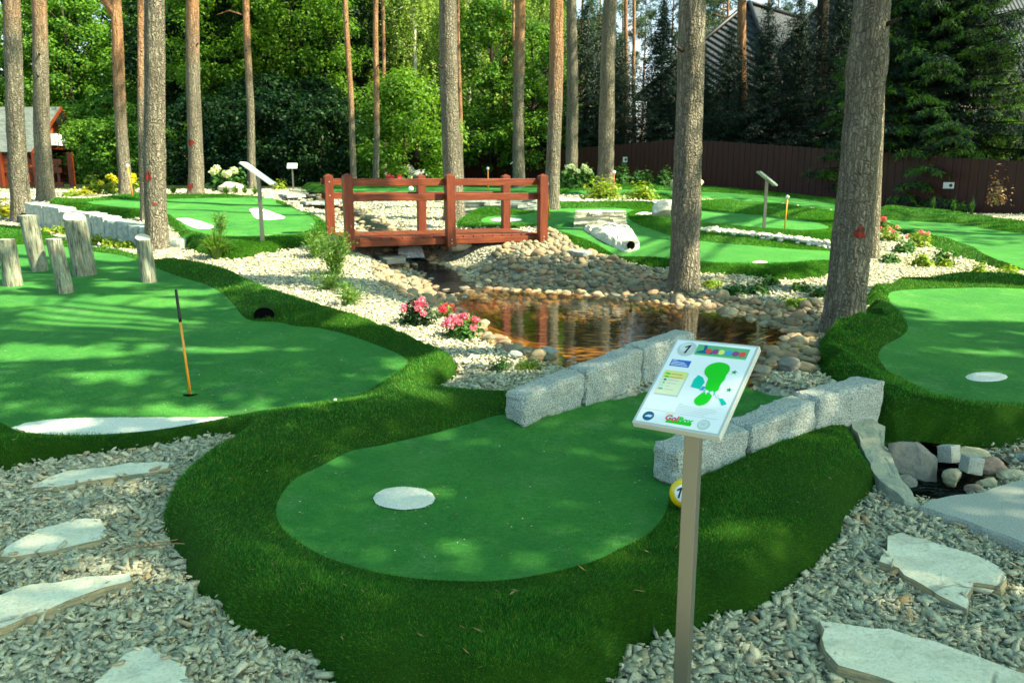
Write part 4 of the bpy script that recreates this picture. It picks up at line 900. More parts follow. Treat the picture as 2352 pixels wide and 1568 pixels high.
slab([(170, 1600), (235, 1540), (290, 1503), (325, 1485), (355, 1492), (395, 1512), (432, 1528), (440, 1570), (420, 1640), (250, 1680)], .05, .07, 'pale stepping stone cut by the bottom of the picture on the left', seed=4)
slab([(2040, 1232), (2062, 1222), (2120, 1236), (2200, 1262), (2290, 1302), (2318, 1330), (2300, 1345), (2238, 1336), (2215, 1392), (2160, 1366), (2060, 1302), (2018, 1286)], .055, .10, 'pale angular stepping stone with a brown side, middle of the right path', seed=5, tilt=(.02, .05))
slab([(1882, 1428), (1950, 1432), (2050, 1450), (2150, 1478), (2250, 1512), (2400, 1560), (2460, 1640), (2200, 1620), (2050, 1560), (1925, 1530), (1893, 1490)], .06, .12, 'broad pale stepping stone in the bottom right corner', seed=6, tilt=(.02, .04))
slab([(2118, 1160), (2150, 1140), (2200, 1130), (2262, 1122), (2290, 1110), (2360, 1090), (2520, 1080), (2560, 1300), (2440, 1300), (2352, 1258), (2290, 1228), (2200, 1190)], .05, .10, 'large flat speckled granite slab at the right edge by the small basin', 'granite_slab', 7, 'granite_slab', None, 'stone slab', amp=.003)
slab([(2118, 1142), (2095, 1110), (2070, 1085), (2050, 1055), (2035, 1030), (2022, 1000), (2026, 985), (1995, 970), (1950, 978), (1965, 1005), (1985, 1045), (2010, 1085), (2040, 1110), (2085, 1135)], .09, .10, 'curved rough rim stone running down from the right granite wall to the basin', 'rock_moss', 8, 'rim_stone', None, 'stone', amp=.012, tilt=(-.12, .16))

# ------------------------------------------------------------------ boulders
def boulder(px, py, w, hpx, label, mat, seed, name='boulder', group=None, cuts=4, rough=.2, dscale=.8, rz=0, sink=.12, dz=0, cat='boulder', n=4, hr=(.5, .8)):
    p = P(px, py, dz); W = PX(w, p) / 2; Hh = PX(hpx, p) / 2 * 1.08; V, F = rock_verts(n, (W, W * dscale, Hh), seed, rough, cuts, 1.3, hr)
    lo_ = V[:, 2].min(); V[:, 2] -= lo_; V[:, 0] *= 2 * W / (V[:, 0].max() - V[:, 0].min()); V[:, 2] *= PX(hpx, p) * (1 + sink) / V[:, 2].max()
    z = max(turf_z(p[0], p[1]), float(z0(p[0], p[1])) - .07); o = npmesh(name, V, F, M[mat], smooth=False); o.location = (p[0], p[1] + W * dscale * .6, z - PX(hpx, p) * sink); o.rotation_euler = (0, 0, rz)
    return tag(o, label, cat, group)
boulder(2112, 1078, 122, 90, 'dark grey-brown angular boulder standing in the small basin', 'rock_dark', 3, cuts=16, rough=.09, hr=(.38, .66))
boulder(2240, 1048, 100, 40, 'flat tan boulder on the far side of the basin', 'rock_tan', 5, cuts=5)
boulder(2292, 1072, 88, 42, 'reddish-brown boulder right of the granite setts', 'rock_red', 9, cuts=5)
boulder(2196, 1090, 48, 42, 'small brownish stone under the left granite sett', 'rock_tan', 12, cuts=3)
boulder(2245, 1112, 44, 24, 'small rounded brown stone at the basin edge by the slab', 'rock_red', 15, cuts=1)
boulder(2275, 1104, 46, 30, 'rounded tan stone behind the granite slab', 'rock_tan', 16, cuts=1)
boulder(2330, 1096, 62, 28, 'pale tan stone at the right edge above the granite slab', 'rock_tan', 17, cuts=1)
boulder(2345, 1045, 22, 26, 'little pale stone at the right edge beside the reddish boulder', 'rock_grey', 18, cuts=2)
boulder(2085, 1092, 60, 26, 'low dark stone at the foot of the angular basin boulder', 'rock_dark', 19, cuts=3)
def sett(px, py, s, rz, tiltx, label):
    p = P(px, py, .0); W = PX(s, p); o = MB(); 
    c8 = [(-W / 2, -W / 2, 0), (W / 2, -W / 2, 0), (W / 2, W / 2, 0), (-W / 2, W / 2, 0), (-W / 2, -W / 2, W * 1.1), (W / 2, -W / 2, W * 1.1), (W / 2, W / 2, W * 1.1), (-W / 2, W / 2, W * 1.1)]
    o = rough_block('granite_sett', c8, int(px), label, 'granite setts by the basin', 'granite_slab', .004, 4); o.location = (p[0], p[1] + W / 2, float(z0(p[0], p[1])) + .0); o.rotation_euler = (tiltx, .1, rz); return o
sett(2190, 1068, 37, .5, -.25, 'tilted granite sett between the dark boulder and the tan one')
sett(2238, 1092, 37, .03, -.05, 'upright square granite sett in front of the tan boulder')
boulder(1530, 504, 58, 44, 'bright white boulder just left of the thick middle pine', 'rock_white', 21, cuts=6, rough=.15, dz=.12)
boulder(1578, 448, 78, 52, 'pale rounded slab of rock standing behind the thick middle pine', 'rock_tan', 24, cuts=4, rough=.12, dscale=.35, dz=.1)
boulder(1812, 451, 64, 24, 'grey rounded boulder, coloured dark for the shade before the fence', 'rock_dark', 27, cuts=2, dz=.05, sink=.3)  # dark rock material puts the fence shade into its colour
boulder(528, 444, 60, 26, 'pale pinkish boulder in the upper left flower border', 'rock_white', 30, cuts=3)
boulder(455, 442, 30, 16, 'small pale boulder behind the second red-dotted pine', 'rock_white', 31, cuts=3)
boulder(938, 428, 34, 40, 'white boulder behind the left end of the bridge rail', 'rock_white', 33, cuts=4)
boulder(968, 425, 40, 28, 'grey rounded boulder seen above the bridge rail', 'rock_grey', 34, cuts=2)
boulder(330, 448, 50, 18, 'pinkish boulder by the yellow flowers at left', 'rock_white', 35, cuts=2)
boulder(1050, 565, 62, 28, 'white boulder just behind the bridge deck', 'rock_white', 36, cuts=1, rough=.12)
boulder(975, 535, 40, 20, 'grey split rock behind the bridge where the stream drops', 'rock_grey', 37, cuts=5)
boulder(758, 588, 60, 32, 'dark flat stone under the left end of the bridge', 'rock_dark', 38, cuts=4)
boulder(1180, 838, 40, 18, 'grey-tan stone at the near edge of the pond', 'rock_grey', 39, cuts=3, dz=.0)
boulder(1258, 832, 54, 26, 'grey sloping rock touching the left granite wall by the pond', 'rock_grey', 40, cuts=5)
boulder(1815, 885, 60, 36, 'dark angular rock at the pond corner behind the right wall', 'rock_dark', 41, cuts=5)
slab([(856, 580), (900, 568), (932, 578), (930, 600), (890, 606)], -.06, .06, 'dark wet slab beside the little waterfall', 'rock_dark', 9, 'stream_slab', 'flat slabs lining the stream', amp=.01)
slab([(850, 520), (900, 515), (945, 530), (960, 545), (905, 548), (862, 538)], .02, .04, 'grey flat slab in the stream bed behind the left bridge posts', 'rock_grey', 10, 'stream_slab', 'flat slabs lining the stream', amp=.01)
slab([(690, 460), (740, 456), (790, 462), (760, 470), (705, 470)], .06, .05, 'pale grey flat slab high in the stony stream bed', 'rock_grey', 11, 'stream_slab', 'flat slabs lining the stream', amp=.012)
slab([(640, 444), (680, 440), (700, 448), (660, 454)], .08, .06, 'grey slab at the top of the stream by the dark wood', 'rock_grey', 12, 'stream_slab', 'flat slabs lining the stream', amp=.015)
slab([(1300, 570), (1330, 564), (1358, 578), (1340, 586), (1315, 580)], .06, .05, 'grey flat slab where the cobbles meet the middle right green', 'rock_grey', 13, 'stream_slab', 'flat slabs lining the stream', amp=.01)
slab([(612, 592), (660, 586), (690, 590), (688, 598), (640, 600)], .03, .05, 'narrow pale slab at the foot of the sign post left of the bridge', 'flag', 14, 'stream_slab', 'flat slabs lining the stream', amp=.004)

# ------------------------------------------------------------------ dry stone pieces
def courses(base, W, D, Hh, n, seed, name, mat, label, cat, taper=.1, lenr=(.18, .45)):
    r = np.random.default_rng(seed); m = MB(); z = 0; hs = r.uniform(.7, 1.4, n); hs *= Hh / hs.sum()
    for k in range(n):
        f = 1 - taper * k / n; w_, d_ = W * f, D * f
        for side in (0, 1):
            x = -w_ / 2
            while x < w_ / 2 - .02:
                l = min(r.uniform(*lenr), w_ / 2 - x + .02); y = (-d_ / 4 if side == 0 else d_ / 4) + r.uniform(-.018, .018); dd_ = d_ / 2 + r.uniform(0, .04)
                c8 = np.array([(x, y - dd_ / 2, z), (x + l, y - dd_ / 2, z), (x + l, y + dd_ / 2, z), (x, y + dd_ / 2, z), (x, y - dd_ / 2, z + hs[k]), (x + l, y - dd_ / 2, z + hs[k]), (x + l, y + dd_ / 2, z + hs[k]), (x, y + dd_ / 2, z + hs[k])])
                c8 += r.uniform(-1, 1, (8, 3)) * np.array([.012, .026, hs[k] * .16]); m.hexa(c8); x += l - .004
        z += hs[k]
    o = m.build(name, M[mat], bevel=.006); o.location = base; return tag(o, label, cat)
p = P(1382, 520, .1); z = turf_z(p[0], p[1]); wpx = PX(118, p)
o = courses((p[0], p[1] + .32, z - .02), wpx, .7, PX(40, p), 6, 5, 'stone_stack', 'stack', 'sunlit stack of thin flat stones above the tunnel ramp on the middle right green', 'stone stack', .06); o.rotation_euler = (0, 0, -.12)
p = P(1148, 496, .0); z = float(z0(p[0], p[1]))
o = courses((p[0], p[1] + .2, z - .05), PX(168, p), .4, PX(42, p) + .10, 9, 9, 'drystone_wall', 'slate_wall', 'low wall of thin grey slates behind the right half of the bridge', 'stone wall', .02, (.25, .6))
# ramp of pale rock with a black tunnel mouth
A = P(1344, 524, .1); Bq = P(1432, 572, .1); Cq = P(1470, 566, .1); Dq = P(1446, 524, .12)
t = thing('tunnel_ramp', (0, 0, 0), 'bright pale rock ramp with a round black tunnel mouth below the flat-stone stack', 'golf obstacle')
pl = np.array([P(*q, .1)[:2] for q in [(1340, 523), (1352, 532), (1375, 546), (1402, 560), (1428, 571), (1448, 573), (1466, 567), (1470, 556), (1462, 545), (1452, 532), (1440, 520), (1400, 516), (1360, 517)]]); c = pl.mean(0); V = []; F = []; n = len(pl)
pd = smooth_loop(pl, .07); n = len(pd); hs_ = [0, .07, .12, .15, .16, .165]; ss_ = [1.03, .97, .87, .7, .4, .15]
for s, h_ in zip(ss_, hs_):
    for q in pd:
        w_ = c + (q - c) * s; bk = np.clip((q[1] - pl[:, 1].min()) / (np.ptp(pl[:, 1])), 0, 1); f = noise.fractal(Vector((w_[0] * 4, w_[1] * 4, h_ * 6)), 1, 2, 4)
        V.append((w_[0], w_[1], turf_z(*w_) - .03 + h_ * (1.0 - .25 * bk) + .05 * f * (h_ > 0) + .03 * noise.noise(Vector((w_[0] * 14, w_[1] * 14, h_ * 20))) * (h_ > 0)))
for k in range(len(ss_) - 1):
    for i in range(n): F.append((k * n + i, k * n + (i + 1) % n, (k + 1) * n + (i + 1) % n, (k + 1) * n + i))
F.append(tuple((len(ss_) - 1) * n + i for i in range(n)))
npmesh('rock', np.array(V), F, M['rock_white'], t)
q = P(1446, 571, .1); zz = turf_z(q[0], q[1]); r_ = PX(9.5, q)
tp = MB().tube([(0, -.05, 0), (0, .35, 0)], r_ * 1.12, 18, False).build('tunnel_pipe', M['rock_white'], t); tp.location = (q[0], q[1] + .02, zz + r_ + .01); tp.rotation_euler = (0, 0, .25)
tm = MB().lathe([(0, 0), (r_, 0)], n=20).build('dark_mouth_disc', M['hole'], tp); tm.location = (0, -.047, 0); tm.rotation_euler = (rad(90), 0, 0)  # black disc closes the pipe and stands for its unlit inside
# tunnel mouth in the left green's bank
q = P(603, 733, .1); zz = turf_z(q[0], q[1]); r_ = .085
t = thing('bank_tunnel', (q[0], q[1], zz), 'dark round tunnel mouth in the turf bank of the big left green', 'golf obstacle', None, .1)
mm = MB().tube([(0, -.02, 0), (0, .5, 0)], [r_ * 1.15, r_ * 1.1], 22, False).build('tunnel_pipe', M['bank'], t, True); mm.location = (0, .10, r_ * .62); mm.scale = (1, 1, .78)
mm2 = MB().lathe([(0, 0), (r_ * 1.08, 0)], n=22).build('dark_mouth_disc', M['hole'], mm); mm2.location = (0, -.012, 0); mm2.rotation_euler = (rad(90), 0, 0)  # black disc drawn as the shaded inside of the tunnel
# balls left on greens
def ball(px, py, dpx, label, mat, dz=.1):
    q = P(px, py, dz); r_ = PX(dpx, q) / 2; V, F = ico(3); o = npmesh('golf_ball', V * r_, F, M[mat], smooth=True); o.location = (q[0], q[1], turf_z(q[0], q[1]) + r_ * .95 + .003); return tag(o, label, 'ball')
ball(770, 918, 9, 'white golf ball lying at the near right edge of the big left green', 'ball_white')
ball(944, 437, 12, 'pale yellow number ball seen between the bridge rails', 'ball_white')
ball(1254, 428, 11, 'white number ball by the pine beside the right end of the bridge', 'ball_white')

# ------------------------------------------------------------------ fence
FPTS = [np.array(q, float) for q in [(-9.5, 49), (1.6, 40), (6.9, 33.2), (8.0, 31.8), (14.8, 23.0), (19, 17.0)]]
FTOP = [2.69, 2.95, 3.22, 3.06, 2.08, 1.95]
fence = thing('wooden_fence', (0, 0, 0), 'long dark brown board fence along the back of the golf course', 'fence')
m = MB(); k_ = 0
for (a, ta), (b, tb) in zip(zip(FPTS[:-1], FTOP[:-1]), zip(FPTS[1:], FTOP[1:])):
    d = b - a; L = np.linalg.norm(d); d /= L; nv_ = np.array([d[1], -d[0]]); nb = int(L / .125)
    for i in range(nb):
        q = a + d * (i + .5) * L / nb + nv_ * (.012 if i % 2 else 0); tz = ta + (tb - ta) * (i + .5) / nb + random.uniform(-.012, .012); w_ = L / nb / 2 * .97; th = .011
        c = [(-w_, -th), (w_, -th), (w_, th), (-w_, th)]; c = [q + d * u + nv_ * v for u, v in c]; zb = tz - 2.2
        m.hexa([(*e, zb) for e in c] + [(*e, tz) for e in c])
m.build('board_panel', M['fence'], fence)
for (a, ta), (b, tb) in zip(zip(FPTS[:-1], FTOP[:-1]), zip(FPTS[1:], FTOP[1:])):
    L = np.linalg.norm(b - a)
    for i in range(int(L / 2.5) + 1):
        t_ = min(1, i * 2.5 / L); q = a + (b - a) * t_; d = (b - a) / L; nv_ = np.array([-d[1], d[0]]); q = q + nv_ * .08; tz = ta + (tb - ta) * t_
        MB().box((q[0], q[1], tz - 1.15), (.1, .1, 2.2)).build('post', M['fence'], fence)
def plaque(px, py, seg, w, h_, label):
    a, b = FPTS[seg], FPTS[seg + 1]; r_ = pray(px, py); n_ = np.array([-(b - a)[1], (b - a)[0]]); tt = (a @ n_) / (r_[:2] @ n_); q = np.array([0, 0, EYE]) + r_ * tt
    d = (b - a) / np.linalg.norm(b - a); nv_ = np.array([d[1], -d[0]]); nv_ = nv_ if nv_ @ q[:2] < 0 else -nv_; q[:2] += nv_ * .06
    W, Hh = w * depth(q) / FPX, h_ * depth(q) / FPX
    t = thing('fence_plaque', q, label, 'plaque', 'white plaques on the fence', math.atan2(d[1], d[0])); sgn_ = 1 if np.dot(np.array([d[1], -d[0]]), nv_) > 0 else -1
    MB().box((0, 0, 0), (W, .03, Hh)).build('plate', M['panel'], t, bevel=.004); MB().lathe([(0, .003), (Hh * .27, .003), (Hh * .27, -.004)], n=14).build('emblem', M['ink'], t).matrix_local = Matrix.Translation((W * .22, -.016 * sgn_, 0)) @ Matrix.Rotation(rad(90) * sgn_, 4, 'X')
plaque(1438, 367, 1, 13, 12, 'small white plaque on the fence behind the green bushes')
plaque(2181, 426, 3, 24, 14, 'white plaque with a dark spot on the shaded fence right of the big pine')
# a few chips lying on the stepping stones
_pp = []
for i, s_ in enumerate(SLABS[:6]):
    c = s_.mean(0)
    for k in range(14):
        j = RNG.integers(0, len(s_)); q = s_[j] + (s_[(j + 1) % len(s_)] - s_[j]) * RNG.random(); q = c + (q - c) * RNG.uniform(.86, 1.0)
        _pp.append((q[0], q[1], float(z0(q[0], q[1])) + .052))
chips('slate_fragments', 10, 2, 3, lambda x, y: 0 * x, .02, .045, .006, rej, np.array(_pp))
# ------------------------------------------------------------------ river cobbles
COBV = [rock_verts(3, (1, r_, h_), 100 + i, .22, (5, 3, 4)[i % 3], 1.0) for i, (r_, h_) in enumerate([(.8, .6), (.7, .55), (.9, .62), (.65, .5), (.85, .7), (.75, .45), (.95, .6), (.6, .55)])]
COBM = []
for i, (V, F) in enumerate(COBV):
    me = bpy.data.meshes.new('river_cobble'); me.from_pydata([tuple(v) for v in V], [], [tuple(int(k) for k in f) for f in F]); me.materials.append(M['cobble'])
    me.polygons.foreach_set('use_smooth', np.ones(len(me.polygons), bool)); COBM.append(me)
def scatter(poly, n, r0, r1, minsep, pw=2.0, placed=None):
    lo, hi = poly.min(0), poly.max(0); out = [] if placed is None else placed; cell = {}
    def key(x, y): return int(x / .25), int(y / .25)
    for q in out: cell.setdefault(key(q[0], q[1]), []).append(q)
    tries = 0; new = []
    while len(new) < n and tries < n * 25:
        tries += 1; x, y = RNG.uniform(lo[0], hi[0]), RNG.uniform(lo[1], hi[1])
        if not inpoly(np.array([x]), np.array([y]), poly)[0]: continue
        r = r0 + (r1 - r0) * RNG.random() ** pw; kx, ky = key(x, y); ok = True
        for a in (-1, 0, 1):
            for b in (-1, 0, 1):
                for q in cell.get((kx + a, ky + b), []):
                    if (q[0] - x) ** 2 + (q[1] - y) ** 2 < (minsep * (q[2] + r)) ** 2: ok = False; break
                if not ok: break
            if not ok: break
        if ok: q = (x, y, r); new.append(q); cell.setdefault((kx, ky), []).append(q)
    return new
TA_ = [T_A['out'], T_R['out'], T_MU['out']]
def free(q): 
    for p_ in TA_:
        if inpoly(np.array([q[0]]), np.array([q[1]]), p_)[0] and polydist(np.array([q[0]]), np.array([q[1]]), p_)[0] > .06: return False
    return True
big_ = scatter(COB_R, 950, .042, .098, .78, 1.7) + scatter(COB_L, 130, .045, .10, .78, 1.3) + scatter(COB_N, 60, .04, .08, .8)
wl_ = []
for i in range(150):                                     # stones along and in the water edge
    k = RNG.integers(0, len(POND)); q = POND[k] + RNG.normal(0, .07, 2); r_ = RNG.uniform(.04, .09)
    wl_.append((q[0], q[1], r_))
big_ = [q for q in big_ + wl_ if free(q)]
big_.sort(key=lambda q: -q[2] / q[1])
lab_ = 'rounded river cobble in the stony bank around the pond'
def put_cob(q):
    o = bpy.data.objects.new('river_cobble', COBM[int(RNG.integers(0, 8))]); COL.objects.link(o); x, y, r_ = q
    s_ = RNG.uniform(.85, 1.15, 3) * r_; o.scale = s_; o.location = (x, y, float(zt(x, y)) + r_ * .28); o.rotation_euler = (RNG.normal(0, .25), RNG.normal(0, .25), RNG.uniform(0, 6.28)); tag(o, lab_, 'stone', 'river cobbles around the pond')
for q in big_[:300]: put_cob(q)
rest = big_[300:] + [q for q in scatter(COB_R, 2000, .02, .042, .55) + scatter(COB_L, 420, .022, .05, .55) + scatter(COB_N, 300, .018, .04, .55) if free(q)]
def merged_cobs(name, lst, lift=.2, level=2, mat='cobble', mz=zt):
    VV = []; FF = []; n = 0; base = [rock_verts(level, (1, .78, .6), 300 + i, .22, 4) for i in range(5)]
    for x, y, r_ in lst:
        V, F = base[int(RNG.integers(0, 5))]; a_ = RNG.uniform(0, 6.28); c, s = math.cos(a_), math.sin(a_); W = V * RNG.uniform(.8, 1.2, 3) * r_
        W = np.stack([W[:, 0] * c - W[:, 1] * s, W[:, 0] * s + W[:, 1] * c, W[:, 2]], 1) + np.array([x, y, float(mz(x, y)) + r_ * lift]); VV.append(W); FF.append(F + n); n += len(V)
    return tag(npmesh(name, np.concatenate(VV), np.concatenate(FF), M[mat], smooth=True), kind='stuff')
merged_cobs('small_cobbles', rest)
# stream-side stones, pebbles along the middle right green
ss = []
for S, n_ in ((STREAM_A, 160), (STREAM_B, 300)):
    for i in range(n_):
        k = RNG.integers(0, len(S) - 1); t_ = RNG.random(); q = S[k] + (S[k + 1] - S[k]) * t_; d = S[k + 1][:2] - S[k][:2]; d /= np.linalg.norm(d); sd = RNG.choice([-1, 1]) * (q[3] * .5 + abs(RNG.normal(0, .14)) - .05)
        ss.append((q[0] - d[1] * sd, q[1] + d[0] * sd, RNG.uniform(.03, .09)))
merged_cobs('stream_stones', ss)
pl = pix_poly([(1611, 532), (1660, 537), (1725, 546), (1780, 550), (1850, 558), (1915, 567)], .12); ps = []
for i in range(330):
    k = RNG.integers(0, len(pl) - 1); q = pl[k] + (pl[k + 1] - pl[k]) * RNG.random() + RNG.normal(0, .10, 2); ps.append((q[0], q[1], RNG.uniform(.03, .06)))
merged_cobs('pebble_strip', ps, .2, 1, 'rock_white', turf_z)
pl = pix_poly([(1284, 455), (1360, 456), (1450, 460), (1518, 464)], .1); ps = []
for i in range(500):
    k = RNG.integers(0, len(pl) - 1); q = pl[k] + (pl[k + 1] - pl[k]) * RNG.random() + np.array([0, RNG.normal(0, .45)]); ps.append((q[0], q[1], RNG.uniform(.035, .07)))
merged_cobs('pebble_strip', ps, .2, 1, 'rock_white', turf_z)
# ------------------------------------------------------------------ trees
def leaves_np(pos, nrm, ln, wd, droop=0.0):
    """one pointed quad per leaf; pos (n,3), nrm preferred normal, ln/wd arrays"""
    N = len(pos); n = nrm / (np.linalg.norm(nrm, axis=1)[:, None] + 1e-9); r = RNG.normal(size=(N, 3)); u = np.cross(n, r); u /= np.linalg.norm(u, axis=1)[:, None] + 1e-9
    u[:, 2] -= droop; u /= np.linalg.norm(u, axis=1)[:, None] + 1e-9
    v = np.cross(n, u); v /= np.linalg.norm(v, axis=1)[:, None] + 1e-9; ln = np.asarray(ln)[:, None]; wd = np.asarray(wd)[:, None]
    a = pos; b = pos + u * ln * .45 + v * wd * .5 + n * wd * .12; c = pos + u * ln; d = pos + u * ln * .45 - v * wd * .5 + n * wd * .12
    V = np.stack([a, b, c, d], 1).reshape(-1, 3); return V, np.arange(N * 4).reshape(-1, 4)
def crown_pts(n_clump, per, H0, H1, R, rclump, shape=1.0, shell=.55, rng=RNG, flat=.7):
    """leaf positions/normals in leaf clumps spread through an uneven crown"""
    t = rng.random(n_clump); z = H0 + (H1 - H0) * t; prof = R * np.sqrt(np.clip(1 - (2 * (t ** shape) - 1) ** 2, .05, 1)); th = rng.uniform(0, 2 * np.pi, n_clump)
    q = shell + (1 - shell) * rng.random(n_clump) ** .5; q *= rng.uniform(.75, 1.12, n_clump)
    C = np.stack([prof * q * np.cos(th), prof * q * np.sin(th), z], 1); rc = rclump * rng.uniform(.6, 1.35, n_clump)
    d = rng.normal(size=(n_clump, per, 3)); d /= np.linalg.norm(d, axis=2)[:, :, None]; rr = rng.random((n_clump, per)) ** .4
    Pp = C[:, None, :] + d * rr[:, :, None] * rc[:, None, None] * np.array([1, 1, flat]); Nn = d * .7 + np.array([0, 0, .75]) + rng.normal(size=d.shape) * .35
    return Pp.reshape(-1, 3), Nn.reshape(-1, 3), C
def leafy(name, label, cat, H, R, mat, seed, H0=.12, nc=150, per=110, ll=.2, rc=.75, group=None, trunk_r=.16, shape=.8, shell=.5, trunk_mat='bark_dark', loc=(0, 0, 0)):
    rng = np.random.default_rng(seed); t = thing(name, loc, label, cat, group)
    pos, nr, C = crown_pts(nc, per, H * H0, H, R, rc, shape, shell, rng)
    V, F = leaves_np(pos, nr, ll * rng.uniform(.7, 1.3, len(pos)), ll * .62 * rng.uniform(.7, 1.3, len(pos)), .25); npmesh('crown', V, F, M[mat], t)
    m = MB(); m.tube([(0, 0, -.2), (.05, 0, H * .25), (.1 * rng.normal(), .1 * rng.normal(), H * .6), (0, 0, H * .92)], [trunk_r * 1.2, trunk_r, trunk_r * .65, trunk_r * .2], 8)
    for k in rng.choice(len(C), min(22, len(C)), False):
        c = C[k]; b = np.array([0, 0, max(H * .12, c[2] - np.hypot(c[0], c[1]) * .9)]); m.tube([b, (b + c) / 2 + np.array([0, 0, .15]), c], [trunk_r * .35, trunk_r * .22, trunk_r * .08], 5)
    m.build('trunk', M[trunk_mat], t, True); return t
def birch(label, H, R, seed, group=None):
    rng = np.random.default_rng(seed); t = thing('birch_tree', (0, 0, 0), label, 'tree', group); pos = []; 
    for k in range(300):
        tt = rng.random() ** .8; z = H * (.22 + .78 * tt); r = R * (1 - tt * .75) * rng.uniform(.25, 1.05); th = rng.uniform(0, 6.28); c = np.array([r * math.cos(th), r * math.sin(th), z]); L = rng.uniform(.8, 2.3); n = int(42 * L)
        s = rng.random(n); dr = np.array([math.cos(th), math.sin(th), 0]) * .35; q = c + np.outer(s, np.array([0, 0, -L])) + np.outer(np.sqrt(s), dr) + rng.normal(0, .07, (n, 3)); pos.append(q)
    pos = np.concatenate(pos); nr = rng.normal(size=pos.shape) + np.array([0, 0, .5])
    V, F = leaves_np(pos, nr, .15 * rng.uniform(.7, 1.3, len(pos)), .10 * rng.uniform(.7, 1.3, len(pos)), .9); npmesh('crown', V, F, M['leaf_birch'], t)
    m = MB(); m.tube([(0, 0, -.2), (.1, 0, H * .4), (0, .1, H * .97)], [.17, .12, .03], 8)
    for k in range(18):
        z = H * rng.uniform(.25, .9); th = rng.uniform(0, 6.28); r = R * (1 - z / H * .7); m.tube([(0, 0, z - .5), (r * .5 * math.cos(th), r * .5 * math.sin(th), z + .4), (r * .9 * math.cos(th), r * .9 * math.sin(th), z)], [.04, .03, .01], 5)
    m.build('trunk', M['plaster'], t, True); return t
def spruce(label, H, R, seed, mat='needle', group=None, dens=1.0, tip='needle_lit', tipfrac=0.0, up=.0, H0=.04):
    rng = np.random.default_rng(seed); t = thing('spruce_tree', (0, 0, 0), label, 'tree', group); P1 = []; N1 = []; P2 = []; N2 = []; m = MB(); m.tube([(0, 0, -.2), (0, 0, H * .5), (0, 0, H)], [H * .017, H * .010, .01], 8)
    z = H * H0
    while z < H * .985:
        k = z / H; L0 = R * (1 - k) ** .85 + .12; nb = int(rng.integers(6, 9))
        for b in range(nb):
            th = 2 * math.pi * b / nb + rng.uniform(-.35, .35); L = L0 * rng.uniform(.7, 1.12); dv = np.array([math.cos(th), math.sin(th), 0]); sd = np.array([-dv[1], dv[0], 0]); drop = L * (.34 - .5 * k) + .05
            n = max(3, int(L / .16)); s = np.linspace(.12, 1, n); ax = np.outer(s * L, dv); ax[:, 2] = z - drop * s ** 1.3 + .14 * L * s ** 3
            if L > .5: m.tube([np.array([0, 0, z]), ax[n // 2], ax[-1]], [.012 + .012 * L, .008 + .006 * L, .004], 4, False)
            for i in range(n):                        # side twigs hang from the branch
                w_ = L * .34 * (1 - s[i] * .62) * rng.uniform(.7, 1.2) + .06; nt_ = max(2, int(w_ / .05 * dens))
                for side in (-1, 1):
                    q = rng.random(nt_); pp = ax[i] + np.outer(q * w_, sd * side * .8 + dv * .55) + rng.normal(0, .03, (nt_, 3)); pp[:, 2] -= q * w_ * .35
                    nn_ = rng.normal(size=(nt_, 3)) * .4 + np.array([0, 0, .6]) + dv * .5
                    if tipfrac and rng.random() < tipfrac and s[i] > .35: P2.append(pp); N2.append(nn_)  # random outer sprays get the sunlit needle colour
                    else: P1.append(pp); N1.append(nn_)
        z += max(.16, .34 * (1 - k) + .1) * rng.uniform(.8, 1.15)
    for nm, PP, NN, mt in (('crown', P1, N1, mat), ('sunlit_sprays', P2, N2, tip)):
        if PP:
            pp = np.concatenate(PP); nn_ = np.concatenate(NN); V, F = leaves_np(pp, nn_, rng.uniform(.12, .24, len(pp)), rng.uniform(.022, .045, len(pp)), .75); npmesh(nm, V, F, M[mt], t)
    m.build('trunk', M['bark_dark'], t, True); return t

